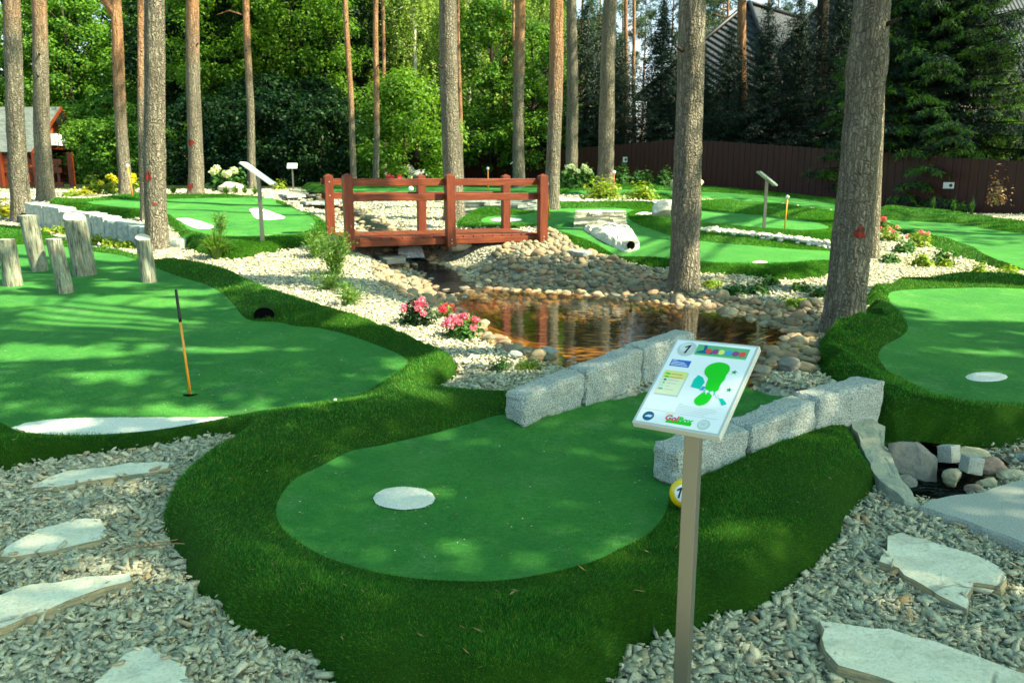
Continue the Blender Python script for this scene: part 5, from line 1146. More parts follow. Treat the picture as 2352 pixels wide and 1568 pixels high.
class Pine:
    """a tall pine: tapered, flared, lumpy trunk whose surface can be queried for marks"""
    def __init__(s, base, r, top_shift, H, seed, bark='bark', label='', group='tall pines on the course', crown=True, stubs=2, crown_h=(14, 20), knots=()):
        s.r = r; s.H = H; s.sh = np.array(top_shift, float); s.off = np.random.default_rng(seed).uniform(-60, 60, 3); s.base = np.array(base, float); s.rng = np.random.default_rng(seed); s.knots = knots
        s.t = thing('pine_tree', base, label, 'tree', group); n = 22 if r > .11 else 14
        zs = np.unique(np.concatenate([np.arange(-.25, 6.2, .09 if r > .14 else .16), np.linspace(6.2, H, 14)])); V = []; F = []
        for z in zs:
            for k in range(n): V.append(s.pt(z, 2 * math.pi * k / n))
        for i in range(len(zs) - 1):
            for k in range(n): F.append((i * n + k, i * n + (k + 1) % n, (i + 1) * n + (k + 1) % n, (i + 1) * n + k))
        npmesh('trunk', np.array(V), F, M[bark], s.t, True)
        for k in range(stubs):
            z = s.rng.uniform(2.2, 5.5); a = s.rng.uniform(-2.6, -.5); p = s.pt(z, a); d = np.array([math.cos(a), math.sin(a), .25]); MB().tube([p - d * .03, p + d * .05, p + d * s.rng.uniform(.06, .14)], [.022, .018, .010], 7).build('branch_stub', M['bark_dark'], s.t, True)
        if crown: s.crown(*crown_h)
    def ctr(s, z): 
        f = z / 4.0; w = .018 * math.sin(z * 1.1 + s.off[0]) * min(1, max(0, z)); return np.array([s.sh[0] * f + w, s.sh[1] * f + w * .6, z])
    def rad_(s, z): 
        k = max(0, 1 - z / s.H * .72); r = s.r * k * (1 + .30 * math.exp(-max(z, -.1) / .16) + .07 * math.exp(-max(z, 0) / 1.2))
        for kz, amp, w in s.knots: r *= 1 + amp * math.exp(-((z - kz) / w) ** 2)
        return r
    def pt(s, z, a, lift=0.0):
        c = s.ctr(z); r = s.rad_(z); q = Vector((math.cos(a) * 2, math.sin(a) * 2, z * 1.3)) + Vector(s.off); q2 = Vector((math.cos(a) * 6, math.sin(a) * 6, z * 5)) + Vector(s.off)
        f = 1 + .07 * noise.noise(q) + .045 * noise.noise(q2) + .05 * math.exp(-max(z, 0) / .3) * math.sin(a * 5 + s.off[1]); rr = r * f + lift
        return c + np.array([rr * math.cos(a), rr * math.sin(a), 0])
    def mark(s, z, a, w, h, seed=0, name='paint_mark'):
        n = 9; V = []; F = []; rng = np.random.default_rng(seed); ph = rng.uniform(0, 6, 3); r = s.rad_(z); ring = 16
        V.append(s.pt(z, a, .006)); 
        for i in (1, 2, 3):
            for k in range(ring):
                th = 2 * math.pi * k / ring; f = i / 3 * (1 + .18 * math.sin(3 * th + ph[0]) + .12 * math.sin(5 * th + ph[1])); V.append(s.pt(z + h / 2 * f * math.sin(th), a + w / 2 / r * f * math.cos(th), .006))
        for k in range(ring): F.append((0, 1 + k, 1 + (k + 1) % ring))
        for i in range(2):
            for k in range(ring): F.append((1 + i * ring + k, 1 + (i + 1) * ring + k, 1 + (i + 1) * ring + (k + 1) % ring, 1 + i * ring + (k + 1) % ring))
        npmesh(name, np.array(V), F, M['paint'], s.t)
    def crown(s, z1, z2, nl=9):
        rng = s.rng; m = MB(); PP = []; NN = []
        for k in range(nl):
            z = rng.uniform(z1, z2); th = rng.uniform(0, 6.28); L = rng.uniform(.9, 2.3) * (1.15 - .6 * (z - z1) / (z2 - z1)); c = s.ctr(z); d = np.array([math.cos(th), math.sin(th), .3]); e = c + d * L
            m.tube([c, c + d * L * .5 + np.array([0, 0, .1]), e], [.045, .03, .012], 5)
            for j in range(5):
                q = c + d * L * rng.uniform(.55, 1.05) + rng.normal(0, .28, 3); n = 60; dd = rng.normal(size=(n, 3)); dd /= np.linalg.norm(dd, axis=1)[:, None]; PP.append(q + dd * .32 * rng.random((n, 1))); NN.append(rng.normal(size=(n, 3)))
        pp = np.concatenate(PP); V, F = leaves_np(pp, np.concatenate(NN), rng.uniform(.15, .28, len(pp)), rng.uniform(.03, .05, len(pp))); npmesh('crown', V, F, M['needle_pine'], s.t); m.build('limbs', M['bark_orange'], s.t, True)

def pine_px(bx, by, w, tx, ty, seed, bark, label, H=None, y=None, **kw):
    """trunk from its base pixel to a pixel higher up on the same trunk"""
    if y is None: b = P(bx, by); b[2] = min(float(zt(b[0], b[1])), float(z0(b[0], b[1]))); 
    else: b = Pd(bx, 408, y); b[2] = float(z0(b[0], b[1]))
    if y is None:
        tz = turf_z(b[0], b[1]); b[2] = b[2] - .05
    q = pray(tx, ty); tt = b[1] / q[1]; top = np.array([0, 0, EYE]) + q * tt; hgt = top[2] - b[2]; sh = np.array([top[0] - b[0], .0]) / hgt * 4.0
    return Pine(b, w / 2 * depth(b) / FPX, (sh[0], 0), H or 19 + (seed % 5) * .6, seed, bark, label, **kw)
p1 = pine_px(50, 508, 39, 24, 0, 101, 'bark_mid', 'sunlit pine at the left end of the low curved stone wall', stubs=1)
p2 = pine_px(105, 462, 35, 87, 0, 102, 'bark_mid', 'darker pine in front of the log cabin gable', stubs=2)
p3 = pine_px(289, 448, 27, 266, 40, 103, 'bark_orange', 'orange-topped pine with a torn branch beside the far orange hole stick', stubs=1)
a_ = 4.6; q = p3.pt(a_, 3.4); d = np.array([-.55, -.1, .8]); m = MB(); m.tube([q + np.array([.08, 0, -.25]), q + d * .15, q + d * .55, q + d * 1.1], [.10, .12, .10, .06], 9); m.build('torn_branch', M['bark_orange'], p3.t, True)
p4 = pine_px(331, 508, 15, 321, 0, 104, 'bark_orange', 'thin orange pine right behind the pine with a red dot by the stone wall', stubs=0)
p5 = pine_px(361, 571, 47, 351, 0, 105, 'bark', 'thick grey pine with a red dot at the end of the low stone wall', stubs=3, knots=((1.35, .05, .12), (2.6, .04, .1)))
p5.mark(PX(170, p5.base), -1.75, PX(14, p5.base), PX(20, p5.base), 1); p5.mark(PX(110, p5.base), -1.2, PX(8, p5.base), PX(6, p5.base), 2, 'bark_scar')
p6 = pine_px(450, 446, 33, 442, 0, 106, 'bark_mid', 'pine with red dots behind the upper left green', stubs=2)
p6.mark(PX(118, p6.base), -1.85, PX(15, p6.base), PX(15, p6.base), 3); p6.mark(PX(22, p6.base), -1.9, PX(14, p6.base), PX(14, p6.base), 4)
p7 = pine_px(578, 424, 18, 566, 0, 107, 'bark_mid', 'slim pine just behind the left slanted sign, against the dark wood', stubs=1, y=27)
m = MB(); q = p7.ctr(5.4); m.tube([q, q + np.array([-.5, -.1, .15]), q + np.array([-.9, -.1, .02])], [.03, .02, .01], 5); m.build('dead_branch', M['bark_orange'], p7.t)
p8 = pine_px(813, 428, 14, 794, 0, 108, 'bark_orange', 'thin orange pine above the left end of the bridge', stubs=1, y=26)
p9 = pine_px(863, 424, 14, 864, 0, 109, 'bark_orange', 'thin straight pine left of the hazel bush', stubs=1, y=28)
p10 = pine_px(884, 424, 10, 879, 0, 110, 'bark_orange', 'thin orange pine whose foot is hidden by the hazel bush', stubs=0, y=36)
p11 = pine_px(1044, 505, 43, 1027, 0, 111, 'bark', 'big grey pine behind the middle of the bridge', stubs=3, knots=((2.7, .06, .15),))
p12 = pine_px(1060, 424, 11, 1051, 0, 112, 'bark_orange', 'thin orange pine close behind the big pine at the bridge', stubs=0, y=38)
p13 = pine_px(1163, 424, 12, 1157, 0, 113, 'bark_orange', 'thin pine far behind, between the bridge pine and the shaded brown pine', stubs=0, y=44)
p14 = pine_px(1191, 428, 26, 1194, 0, 114, 'bark_mid', 'shaded brown pine behind the distant tilted sign', stubs=1, y=24.5)
p14b = pine_px(1181, 424, 8, 1180, 0, 124, 'bark_orange', 'very thin orange pine touching the left side of the shaded brown pine', stubs=0, y=40)
p15 = pine_px(1267, 490, 34, 1279, 0, 115, 'bark_orange', 'pine with a bright orange upper trunk at the right end of the bridge', stubs=2, knots=((3.2, .05, .1),))
p16 = pine_px(1314, 424, 28, 1314, 0, 116, 'bark', 'shaded grey pine behind the white hydrangeas', stubs=1, y=25.5)
p17 = pine_px(1389, 436, 36, 1402, 0, 117, 'bark', 'curved sunlit pine behind the lime shrub', stubs=1, y=20.5, knots=((1.9, .07, .3),))
p18 = pine_px(1440, 424, 12, 1438, 0, 118, 'bark_orange', 'left one of two thin pale pines against the sky', stubs=0, y=46)
p19 = pine_px(1456, 424, 10, 1456, 0, 119, 'bark_orange', 'right one of two thin pale pines against the sky', stubs=0, y=47)
p21 = pine_px(1705, 424, 26, 1704, 0, 121, 'bark_orange', 'orange pine standing in front of the dark tiled roof', stubs=0, y=37.5)
p24 = pine_px(1872, 424, 34, 1892, 0, 122, 'bark_dark', 'dark leaning pine between the two tiled roofs', stubs=1, y=36)
p25 = pine_px(1766, 424, 9, 1767, 0, 123, 'bark_orange', 'thin far pine above the ridge of the tiled roof', stubs=0, y=60)
p20 = pine_px(1573, 643, 64, 1587, 0, 131, 'bark', 'thick grey pine standing at the cobble bank in the middle right', stubs=2, knots=((1.62, .06, .07), (.95, .05, .12), (2.75, .04, .2)))
p22 = pine_px(1934, 757, 82, 2008, 0, 132, 'bark', 'thickest pine with a red dot, right of the pond', stubs=1, knots=((2.35, .12, .16), (1.75, .05, .12), (.9, .04, .15)))
p22.mark(PX(242, p22.base), -1.62, PX(24, p22.base), PX(27, p22.base), 7)
p23 = pine_px(1997, 592, 36, 2014, 180, 133, 'bark', 'sunlit pine half hidden behind the thickest pine', stubs=0)

# forest behind
def gx_(px, y): return (px - 1176) / FPX * (y * .985)
def place(proto, spots, group):
    for i, (px, y, s_, *lb) in enumerate(spots):
        x = gx_(px, y); loc = (x, y, float(z0(x, y)) - .1); rz = RNG.uniform(0, 6.28)
        if i == 0: proto.location = loc; proto.rotation_euler = (0, 0, rz); proto.scale = (s_, s_, s_); proto['group'] = group
        else: dup(proto, loc, rz, s_, lb[0] if lb else None, group)
gF = 'leafy trees of the wood behind the course'
place(leafy('leafy_tree', 'mid-green broadleaf tree in the wood edge at the left, above and beside the cabin', 'tree', 15, 4.2, 'leaf_mid', 201, .06, 260, 120, .24, .85), [(-260, 54, 1), (60, 56, 1), (190, 53, .9), (300, 58, 1.05), (-90, 60, 1.1), (400, 62, 1.1), (250, 66, 1.2), (80, 70, 1.25), (-200, 72, 1.3)], gF)
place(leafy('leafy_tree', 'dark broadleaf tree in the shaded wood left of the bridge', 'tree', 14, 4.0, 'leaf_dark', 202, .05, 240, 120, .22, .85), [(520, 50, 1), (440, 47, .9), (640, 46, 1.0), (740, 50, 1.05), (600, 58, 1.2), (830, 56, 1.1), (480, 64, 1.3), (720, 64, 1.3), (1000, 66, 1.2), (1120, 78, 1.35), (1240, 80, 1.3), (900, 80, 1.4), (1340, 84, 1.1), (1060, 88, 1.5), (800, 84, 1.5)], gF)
place(leafy('leafy_tree', 'yellow-green leafy tree in the wood left of the birches', 'tree', 13, 3.6, 'leaf_bright', 203, .25, 200, 110, .2, .75), [(690, 44, .95), (560, 43, .9)], gF)
place(birch('pale weeping birch in the wood behind the bridge', 16, 3.6, 204), [(960, 50, 1), (1080, 53, 1.05), (1180, 49, .95), (890, 56, 1.1), (1270, 56, .9), (1020, 60, 1.2)], 'weeping birches behind the bridge')
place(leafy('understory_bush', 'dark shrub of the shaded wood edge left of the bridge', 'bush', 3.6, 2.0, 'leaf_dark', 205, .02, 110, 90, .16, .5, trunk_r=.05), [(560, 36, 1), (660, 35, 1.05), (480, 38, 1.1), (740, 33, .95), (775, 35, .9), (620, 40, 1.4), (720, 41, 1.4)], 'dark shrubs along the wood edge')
place(leafy('understory_bush', 'green broadleaf bush of the sunny wood edge at the left', 'bush', 3.6, 2.0, 'leaf_mid', 209, .02, 110, 90, .17, .5, trunk_r=.05), [(400, 41, 1), (330, 43, 1.1), (240, 45, 1.0), (200, 49, 1.3), (290, 48, 1.4), (370, 47, 1.3)], 'green bushes of the left wood edge')
hz = leafy('hazel_bush', 'bright yellow-green hazel bush behind the left half of the bridge', 'bush', 4.1, 1.9, 'leaf_bright', 206, .05, 62, 200, .15, .72, trunk_r=.05, shell=.25, shape=.65); place(hz, [(935, 31.5, 1)], None); del hz['group']
ld = leafy('leafy_tree', 'shade-green broadleaf tree with bright sprays between the bridge pine and the orange pine', 'tree', 9, 2.6, 'leaf_mid', 207, .1, 150, 90, .18, .6); place(ld, [(1130, 42, 1), (1220, 41, .85, 'smaller broadleaf tree beside the orange pine, behind the fence')], gF)
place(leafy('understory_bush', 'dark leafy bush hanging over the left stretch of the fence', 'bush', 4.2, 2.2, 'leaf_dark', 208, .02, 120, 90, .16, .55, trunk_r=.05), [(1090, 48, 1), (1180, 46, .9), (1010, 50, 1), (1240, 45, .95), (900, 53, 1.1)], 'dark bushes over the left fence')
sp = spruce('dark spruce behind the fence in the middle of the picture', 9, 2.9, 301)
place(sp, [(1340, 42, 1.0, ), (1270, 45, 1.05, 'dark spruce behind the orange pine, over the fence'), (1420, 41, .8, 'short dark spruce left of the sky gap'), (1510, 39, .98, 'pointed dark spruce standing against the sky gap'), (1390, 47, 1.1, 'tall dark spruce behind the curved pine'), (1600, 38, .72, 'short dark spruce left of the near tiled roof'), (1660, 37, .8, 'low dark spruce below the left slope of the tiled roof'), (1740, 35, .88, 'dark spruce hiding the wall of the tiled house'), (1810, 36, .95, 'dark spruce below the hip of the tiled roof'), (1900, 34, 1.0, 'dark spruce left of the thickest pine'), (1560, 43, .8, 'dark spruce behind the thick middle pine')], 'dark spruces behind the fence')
sb = spruce('big spruce with drooping sprays coloured as sunlit, right of the thickest pine', 13, 4.0, 302, 'needle', None, 2.2, 'needle_lit', .42, H0=.03); place(sb, [(2130, 27.5, 1), (2020, 30.5, .8, 'spruce with drooping sprays coloured as sunlit, left of the thickest pine'), (2270, 30.5, .47, 'spruce with sunlit-coloured sprays at the upper right before the roof')], 'spruces with sunlit-coloured sprays')
sd = spruce('dense blue-dark spruce at the right edge behind the fence', 12, 3.6, 303, 'needle', None, 1.6); place(sd, [(2400, 26, .44), (2560, 23, .6, 'dark spruce just outside the right edge'), (2330, 32, .5, 'dark spruce below the right tiled roof')], 'dark spruces behind the fence')
# pine fringe against the sky: far pines with low crowns
for i, (px, y, z1, z2) in enumerate([(1330, 58, 6, 15), (1370, 63, 7, 16), (1470, 75, 9.5, 17), (1420, 66, 7, 16), (1640, 64, 9, 15), (1760, 70, 11, 17), (1850, 66, 9.5, 16), (1600, 62, 8.5, 15), (1650, 55, 7.5, 14), (1900, 58, 8, 15), (1530, 70, 9, 16), (1250, 60, 7, 15), (1990, 50, 6.5, 14)]):
    x = gx_(px, y); Pine((x, y, float(z0(x, y))), .16, (0, 0), 16, 500 + i, 'bark_orange', 'far pine with open needle crown showing against the sky above the roofs and spruces', 'far pines against the sky', True, 0, (z1, z2, 30))
# ------------------------------------------------------------------ houses
def quad_uv(name, quads, mat, parent, off=0):
    V = []; F = []; UV = []
    for q in quads:
        q = [np.array(p, float) for p in q]; n = len(V); V += q; F.append(tuple(range(n, n + len(q)))); e1 = q[1] - q[0]; u = e1 / np.linalg.norm(e1); nr = np.cross(e1, q[-1] - q[0]); nr /= np.linalg.norm(nr); v = np.cross(nr, u)
        UV += [((p - q[0]) @ u, (p - q[0]) @ v) for p in q]
    me_o = npmesh(name, np.array(V), F, mat, parent)
    l = me_o.data.uv_layers.new(name='UVMap'); l.data.foreach_set('uv', np.array(UV, np.float32).ravel())
    m = me_o.modifiers.new('solid', 'SOLIDIFY'); m.thickness = .12; m.offset = -1; return me_o
# log cabin, far left
hx0, hx1, hy0, hy1, hz, ez, rz_ = -40, -25.9, 43.6, 48.6, 1.2, 3.2, 5.55; ym = (hy0 + hy1) / 2
cab = thing('log_cabin', (hx1, hy0, hz), 'red-brown log cabin with a grey shingle roof at the far left', 'house'); o3 = np.array([hx1, hy0, hz])
def L3(*p): return np.array(p, float) - o3
quad_uv('roof', [[L3(hx0, hy0 - .5, ez - .18), L3(hx1 + .6, hy0 - .5, ez - .18), L3(hx1 + .75, ym, rz_), L3(hx0, ym, rz_)], [L3(hx1 + .6, hy1 + .5, ez - .18), L3(hx0, hy1 + .5, ez - .18), L3(hx0, ym, rz_), L3(hx1 + .75, ym, rz_)]], M['shingle'], cab)
m = MB(); m.add([L3(hx0, hy0, hz), L3(hx1, hy0, hz), L3(hx1, hy1, hz), L3(hx0, hy1, hz), L3(hx0, hy0, ez), L3(hx1, hy0, ez), L3(hx1, hy1, ez), L3(hx0, hy1, ez), L3(hx1, ym, rz_ - .15), L3(hx0, ym, rz_ - .15)], [(0, 1, 5, 4), (1, 2, 6, 8, 5), (2, 3, 7, 6), (3, 0, 4, 9, 7)]); m.build('wall', M['logwall'], cab)
MB().box(L3((hx0 + hx1) / 2, ym, hz + .1), (hx1 - hx0 + .12, hy1 - hy0 + .12, .3)).build('foundation', M['foundation'], cab)
for k, (y_, w_) in enumerate(((46.4, .5),)): MB().box(L3(hx1 + .03, y_, hz + 1.15), (.08, w_, 1.5)).build('window', M['win'], cab)
for y_ in (43.75, 45.7, 47.4, 48.45): MB().box(L3(hx1 + .06, y_, hz + 1.0), (.12, .22, 1.95)).build('corner_post', M['wood_z'], cab)
bal = MB().box(L3(hx1 + .45, ym, ez + .55), (.8, 1.9, .62)).build('balcony', M['panel'], cab)
for k in range(5): MB().box(L3(hx1 + .45, ym - .8 + k * .4, ez + .08), (.8, .1, .12)).build('bracket', M['wood_y'], bal)
MB().add([L3(hx1 + .62, hy0 - .52, ez - .36), L3(hx1 + .66, hy0 - .52, ez - .36), L3(hx1 + .80, ym, rz_ - .18), L3(hx1 + .76, ym, rz_ - .18), L3(hx1 + .62, hy0 - .52, ez - .12), L3(hx1 + .66, hy0 - .52, ez - .12), L3(hx1 + .80, ym, rz_ + .04), L3(hx1 + .76, ym, rz_ + .04)], [(0, 1, 2, 3), (4, 7, 6, 5), (0, 4, 5, 1), (1, 5, 6, 2), (2, 6, 7, 3), (3, 7, 4, 0)]).build('barge_board', M['wood_x'], cab)
MB().add([L3(hx1 + .62, hy1 + .52, ez - .36), L3(hx1 + .66, hy1 + .52, ez - .36), L3(hx1 + .80, ym, rz_ - .18), L3(hx1 + .76, ym, rz_ - .18), L3(hx1 + .62, hy1 + .52, ez - .12), L3(hx1 + .66, hy1 + .52, ez - .12), L3(hx1 + .80, ym, rz_ + .04), L3(hx1 + .76, ym, rz_ + .04)], [(3, 2, 1, 0), (5, 6, 7, 4), (1, 5, 4, 0), (2, 6, 5, 1), (3, 7, 6, 2), (0, 4, 7, 3)]).build('barge_board', M['wood_x'], cab)
# timber railing before the cabin
ra = thing('timber_railing', (gx_(10, 30), 30, 1.3), 'red-brown timber railing with thick posts in front of the cabin at the left edge', 'railing')
for k in range(5): MB().box((-2.6 + k * 1.3, 0, .62), (.16, .16, 1.3)).build('post', M['wood_z'], ra, bevel=.01)
for z_ in (.95, .65, .12): MB().box((-.6, .1, z_), (5.6, .06, .2)).build('rail', M['wood_x'], ra)
m = MB(); 
for k in range(22): m.box((-3.2 + k * .25, .12, .4), (.1, .03, .5))
m.build('balusters', M['wood_z'], ra)
def hip_house(label, N, a, bdir, blen, ez, rz_, hz, ovh=.5):
    N = np.array(N, float); a = np.array(a, float); al = np.linalg.norm(a); ad = a / al; bd = np.array([-ad[1], ad[0]]); bd = bd if bd @ np.array(bdir) > 0 else -bd
    def g(u, v, z): q = N + ad * u + bd * v; return np.array([q[0] - N[0], q[1] - N[1], z - hz])
    t = thing('tiled_house', (N[0], N[1], hz), label, 'house', 'houses with dark glazed roof tiles'); o = ovh; hp = al / 2 * .95
    A, B, Cc, D = g(-o, -o, ez), g(al + o, -o, ez), g(al + o, blen + o, ez), g(-o, blen + o, ez); R0, R1 = g(al / 2, hp, rz_), g(al / 2, blen - hp, rz_)
    quad_uv('roof', [[A, B, R0][::-1], [D, A, R0, R1][::-1], [B, Cc, R1, R0][::-1], [Cc, D, R1][::-1]], M['tile'], t)
    m = MB(); 
    for p_, q_ in ((A, R0), (B, R0), (Cc, R1), (D, R1), (R0, R1)): m.tube([p_ + np.array([0, 0, .06]), q_ + np.array([0, 0, .08])], .13, 8)
    m.build('ridge_tiles', M['tile'], t, True)
    MB().hexa([g(0, 0, hz), g(al, 0, hz), g(al, blen, hz), g(0, blen, hz), g(0, 0, ez), g(al, 0, ez), g(al, blen, ez), g(0, blen, ez)]).build('wall', M['plaster'], t)
    for u in (.3, .7): 
        q = g(al * u, -.03, (ez + hz) / 2 + .6); f = MB().box((0, 0, 0), (1.2, .08, 1.3)).build('window', M['panel'], t); f.location = q; f.rotation_euler = (0, 0, math.atan2(ad[1], ad[0])); MB().box((0, -.03, 0), (1.0, .06, 1.1)).build('pane', M['win'], f); MB().box((0, .03, 0), (1.0, .06, 1.1)).build('pane', M['win'], f)
    return t
hip_house('house with a steep dark hip roof above the fence, behind the short spruces', (13.0, 41), (-5.4, 5.6), (1, 1), 13.5, 6.0, 11.0, .5)
hip_house('house with a glinting tiled roof at the upper right corner', (15.7, 38), (-2.2, 6.6), (1, .2), 18, 6.6, 12.6, .5)

# ------------------------------------------------------------------ garden plants
def plant(px, py, w, hpx, label, name='garden_plant', cat='plant', mat='leaf_plant', n=420, ll=.07, asp=.5, group=None, seed=0, y=None, stems=True, droop=.2, dz=0.0, bloom=None, upright=.5, hollow=.3):
    b = P(px, py, dz) if y is None else Pd(px, py, y)
    if y is None: b[2] = turf_z(b[0], b[1]) - .01
    W, Hh = PX(w, b) / 2, PX(hpx, b); rng = np.random.default_rng(seed + int(px) * 7); t = thing(name, b, label, cat, group)
    d = rng.normal(size=(n, 3)); d /= np.linalg.norm(d, axis=1)[:, None]; d[:, 2] = np.abs(d[:, 2]) * 1.0; rr = (hollow + (1 - hollow) * rng.random(n)) * (1 + .25 * np.sin(np.arctan2(d[:, 1], d[:, 0]) * 3 + px))
    pos = d * rr[:, None] * np.array([W, W, Hh * .95]); pos[:, 2] = np.maximum(pos[:, 2], .01); nr = d * .6 + np.array([0, 0, upright]) + rng.normal(size=(n, 3)) * .4
    V, F = leaves_np(pos, nr, ll * rng.uniform(.7, 1.35, n), ll * asp * rng.uniform(.7, 1.3, n), droop); npmesh('leaves', V, F, M[mat], t)
    if stems:
        m = MB()
        for k in range(12): q = pos[rng.integers(0, n)]; m.tube([(rng.normal(0, .02), rng.normal(0, .02), -.02), q * np.array([.5, .5, .6]), q], [.006, .005, .003], 4)
        m.build('stems', M['leaf_plant'], t)
    if bloom:
        nb, rb, bm, bl_ = bloom
        for k in range(nb):
            th = rng.uniform(0, 6.28); q = rng.random() ** .5; c = np.array([W * q * .95 * math.cos(th), W * q * .95 * math.sin(th) - W * .2, Hh * (.98 - .35 * q * q) + rng.uniform(-.1, .06) * Hh]); nn = 46
            e = rng.normal(size=(nn, 3)); e /= np.linalg.norm(e, axis=1)[:, None]; sc = np.array([1, 1, bl_]); V, F = leaves_np(c + e * rb * .8 * sc, e + rng.normal(size=(nn, 3)) * .3, np.full(nn, rb * .62), np.full(nn, rb * .55)); npmesh('blossom', V, F, M[bm], t)
    return t
def tuft(px, py, w, hpx, label, n=160, mat='leaf_wisp', group='grass tufts', seed=0, bw=.012, dz=0.0, name='grass_tuft', cat='grass tuft', curve=.5):
    b = P(px, py, dz); b[2] = turf_z(b[0], b[1]) - .01; W, Hh = PX(w, b) / 2, PX(hpx, b); rng = np.random.default_rng(seed + int(px)); V = []; F = []
    for k in range(n):
        th = rng.uniform(0, 6.28); q = rng.random() ** .6; d = np.array([math.cos(th), math.sin(th), 0]); sd = np.array([-d[1], d[0], 0]) * bw * rng.uniform(.6, 1.2); h = Hh * rng.uniform(.55, 1.05); r0 = d * W * .2 * q; i0 = len(V)
        for j, s in enumerate((0, .4, .75, 1)):
            c = r0 + d * W * q * s ** 1.7 + np.array([0, 0, h * (s - curve * q * s ** 3)]); V += [c - sd * (1 - s * .85), c + sd * (1 - s * .85)]
        for j in range(3): F.append((i0 + 2 * j, i0 + 2 * j + 1, i0 + 2 * j + 3, i0 + 2 * j + 2))
    o = npmesh(name, np.array(V), np.array(F), M[mat]); o.location = b; return tag(o, label, cat, group)
def wisp(px, py, w, hpx, label, n=26, seed=0, dz=0.0, leafn=26):
    b = P(px, py, dz); b[2] = turf_z(b[0], b[1]) - .01; W, Hh = PX(w, b) / 2, PX(hpx, b); rng = np.random.default_rng(seed + int(px)); t = thing('wispy_shrub', b, label, 'shrub', 'feathery shrubs in the gravel'); m = MB(); PP = []; NN = []
    for k in range(n):
        th = rng.uniform(0, 6.28); q = rng.random() ** .6; e = np.array([W * q * math.cos(th), W * q * math.sin(th), Hh * rng.uniform(.5, 1.0) * (1 - .25 * q)]); mid = e * np.array([.35, .35, .6]); m.tube([(0, 0, -.02), mid, e], [.006, .004, .002], 4, False); s = rng.random(leafn) ** .8
        pp = np.outer((1 - s) ** 2 * 0, e) + np.outer(2 * s * (1 - s), mid) + np.outer(s * s, e) + rng.normal(0, .035, (leafn, 3)); PP.append(pp); NN.append(rng.normal(size=(leafn, 3)) + np.array([0, 0, .3]))
    m.build('stems', M['leaf_wisp'], t); pp = np.concatenate(PP); V, F = leaves_np(pp, np.concatenate(NN), rng.uniform(.04, .09, len(pp)), rng.uniform(.008, .016, len(pp)), -.6); npmesh('leaves', V, F, M['leaf_wisp'], t); return t
# pink flowering plants by the pond
fg = 'pink flowers by the pond'
plant(957, 736, 84, 62, 'low dark-leaved plant with pink blooms, left of the three at the pond', 'flowering_plant', 'flowers', 'leaf_dark', 1100, .05, .45, fg, 1, bloom=(11, .036, 'pink', .8))
plant(1022, 708, 60, 36, 'thin pink and red flowering plant at the pond edge, behind the other two', 'flowering_plant', 'flowers', 'leaf_lime', 200, .05, .45, fg, 2, bloom=(8, .026, 'redpetal', .8))
plant(1062, 770, 96, 54, 'full pink-flowered plant nearest the pond water', 'flowering_plant', 'flowers', 'leaf_plant', 1100, .05, .45, fg, 3, bloom=(17, .036, 'pink', .75))
wisp(770, 632, 110, 120, 'tall feathery green shrub in the gravel before the bridge left end', 36, 1, leafn=44)
wisp(725, 600, 60, 80, 'smaller feathery shrub beside the left bridge posts', 20, 2, leafn=34)
wisp(800, 700, 60, 60, 'sparse low feathery shrub in the bright gravel', 16, 3)
wisp(755, 665, 90, 50, 'sparse seedling shrub in the gravel left of the pond', 16, 4)
tuft(497, 596, 90, 80, 'drooping green grass clump at the corner of the upper left green', 420, 'leaf_wisp', None, 5, .012)
wisp(507, 560, 40, 70, 'upright feathery stems rising from the grass clump at the upper left green', 14, 6)
for i, (px, py, w, h, l) in enumerate([(398, 445, 26, 24, 'light green grass tuft right of the red-dotted pine by the wall'), (519, 446, 22, 24, 'dark grass tuft left of the pink boulder'), (541, 447, 22, 28, 'grass tuft in front of the pink boulder'), (562, 445, 20, 22, 'grass tuft right of the pink boulder'), (586, 448, 22, 26, 'grass tuft under the slanted sign board')]): tuft(px, py, w, h, l, 110, 'leaf_wisp' if i != 1 else 'leaf_plant', 'grass tufts in the upper left border', i, .02)
hy = 'white hydrangeas'
plant(502, 440, 34, 52, 'white-headed hydrangea left of the slanted sign, the smaller left clump', 'hydrangea', 'flowers', 'leaf_plant', 260, .13, .6, hy, 7, y=23, bloom=(3, .11, 'whitepetal', .8))
plant(541, 440, 50, 56, 'white-headed hydrangea with big clustered heads by the slim pine', 'hydrangea', 'flowers', 'leaf_plant', 340, .13, .6, hy, 8, y=23, bloom=(5, .12, 'whitepetal', .8))
plant(1310, 428, 46, 46, 'white hydrangea beside the orange-topped bridge pine', 'hydrangea', 'flowers', 'leaf_plant', 500, .14, .6, hy, 9, y=22, bloom=(7, .10, 'whitepetal', .6))
plant(1348, 428, 44, 46, 'white hydrangea left of the curved pine', 'hydrangea', 'flowers', 'leaf_plant', 500, .14, .6, hy, 10, y=22.5, bloom=(3, .11, 'whitepetal', .6))
for i, (px, w, h, l) in enumerate([(1426, 50, 54, 'green leafy bush right of the curved pine, against the fence'), (1472, 54, 46, 'green bush under the small white plaque on the fence'), (1528, 44, 44, 'dim green bush left of the thick middle pine at the fence')]): plant(px, 432, w, h, l, 'fence_bush', 'bush', 'leaf_plant', 700, .12, .5, 'green bushes along the fence', i, y=25.5)
plant(1386, 462, 92, 56, 'round lime-green shrub in front of the curved pine', 'lime_shrub', 'shrub', 'leaf_lime', 1100, .10, .5, 'lime shrubs in the pebble strip', 11, y=19)
plant(1474, 466, 70, 48, 'smaller lime shrub in the pebble strip left of the white boulder', 'lime_shrub', 'shrub', 'leaf_lime', 800, .10, .5, 'lime shrubs in the pebble strip', 12, y=19)
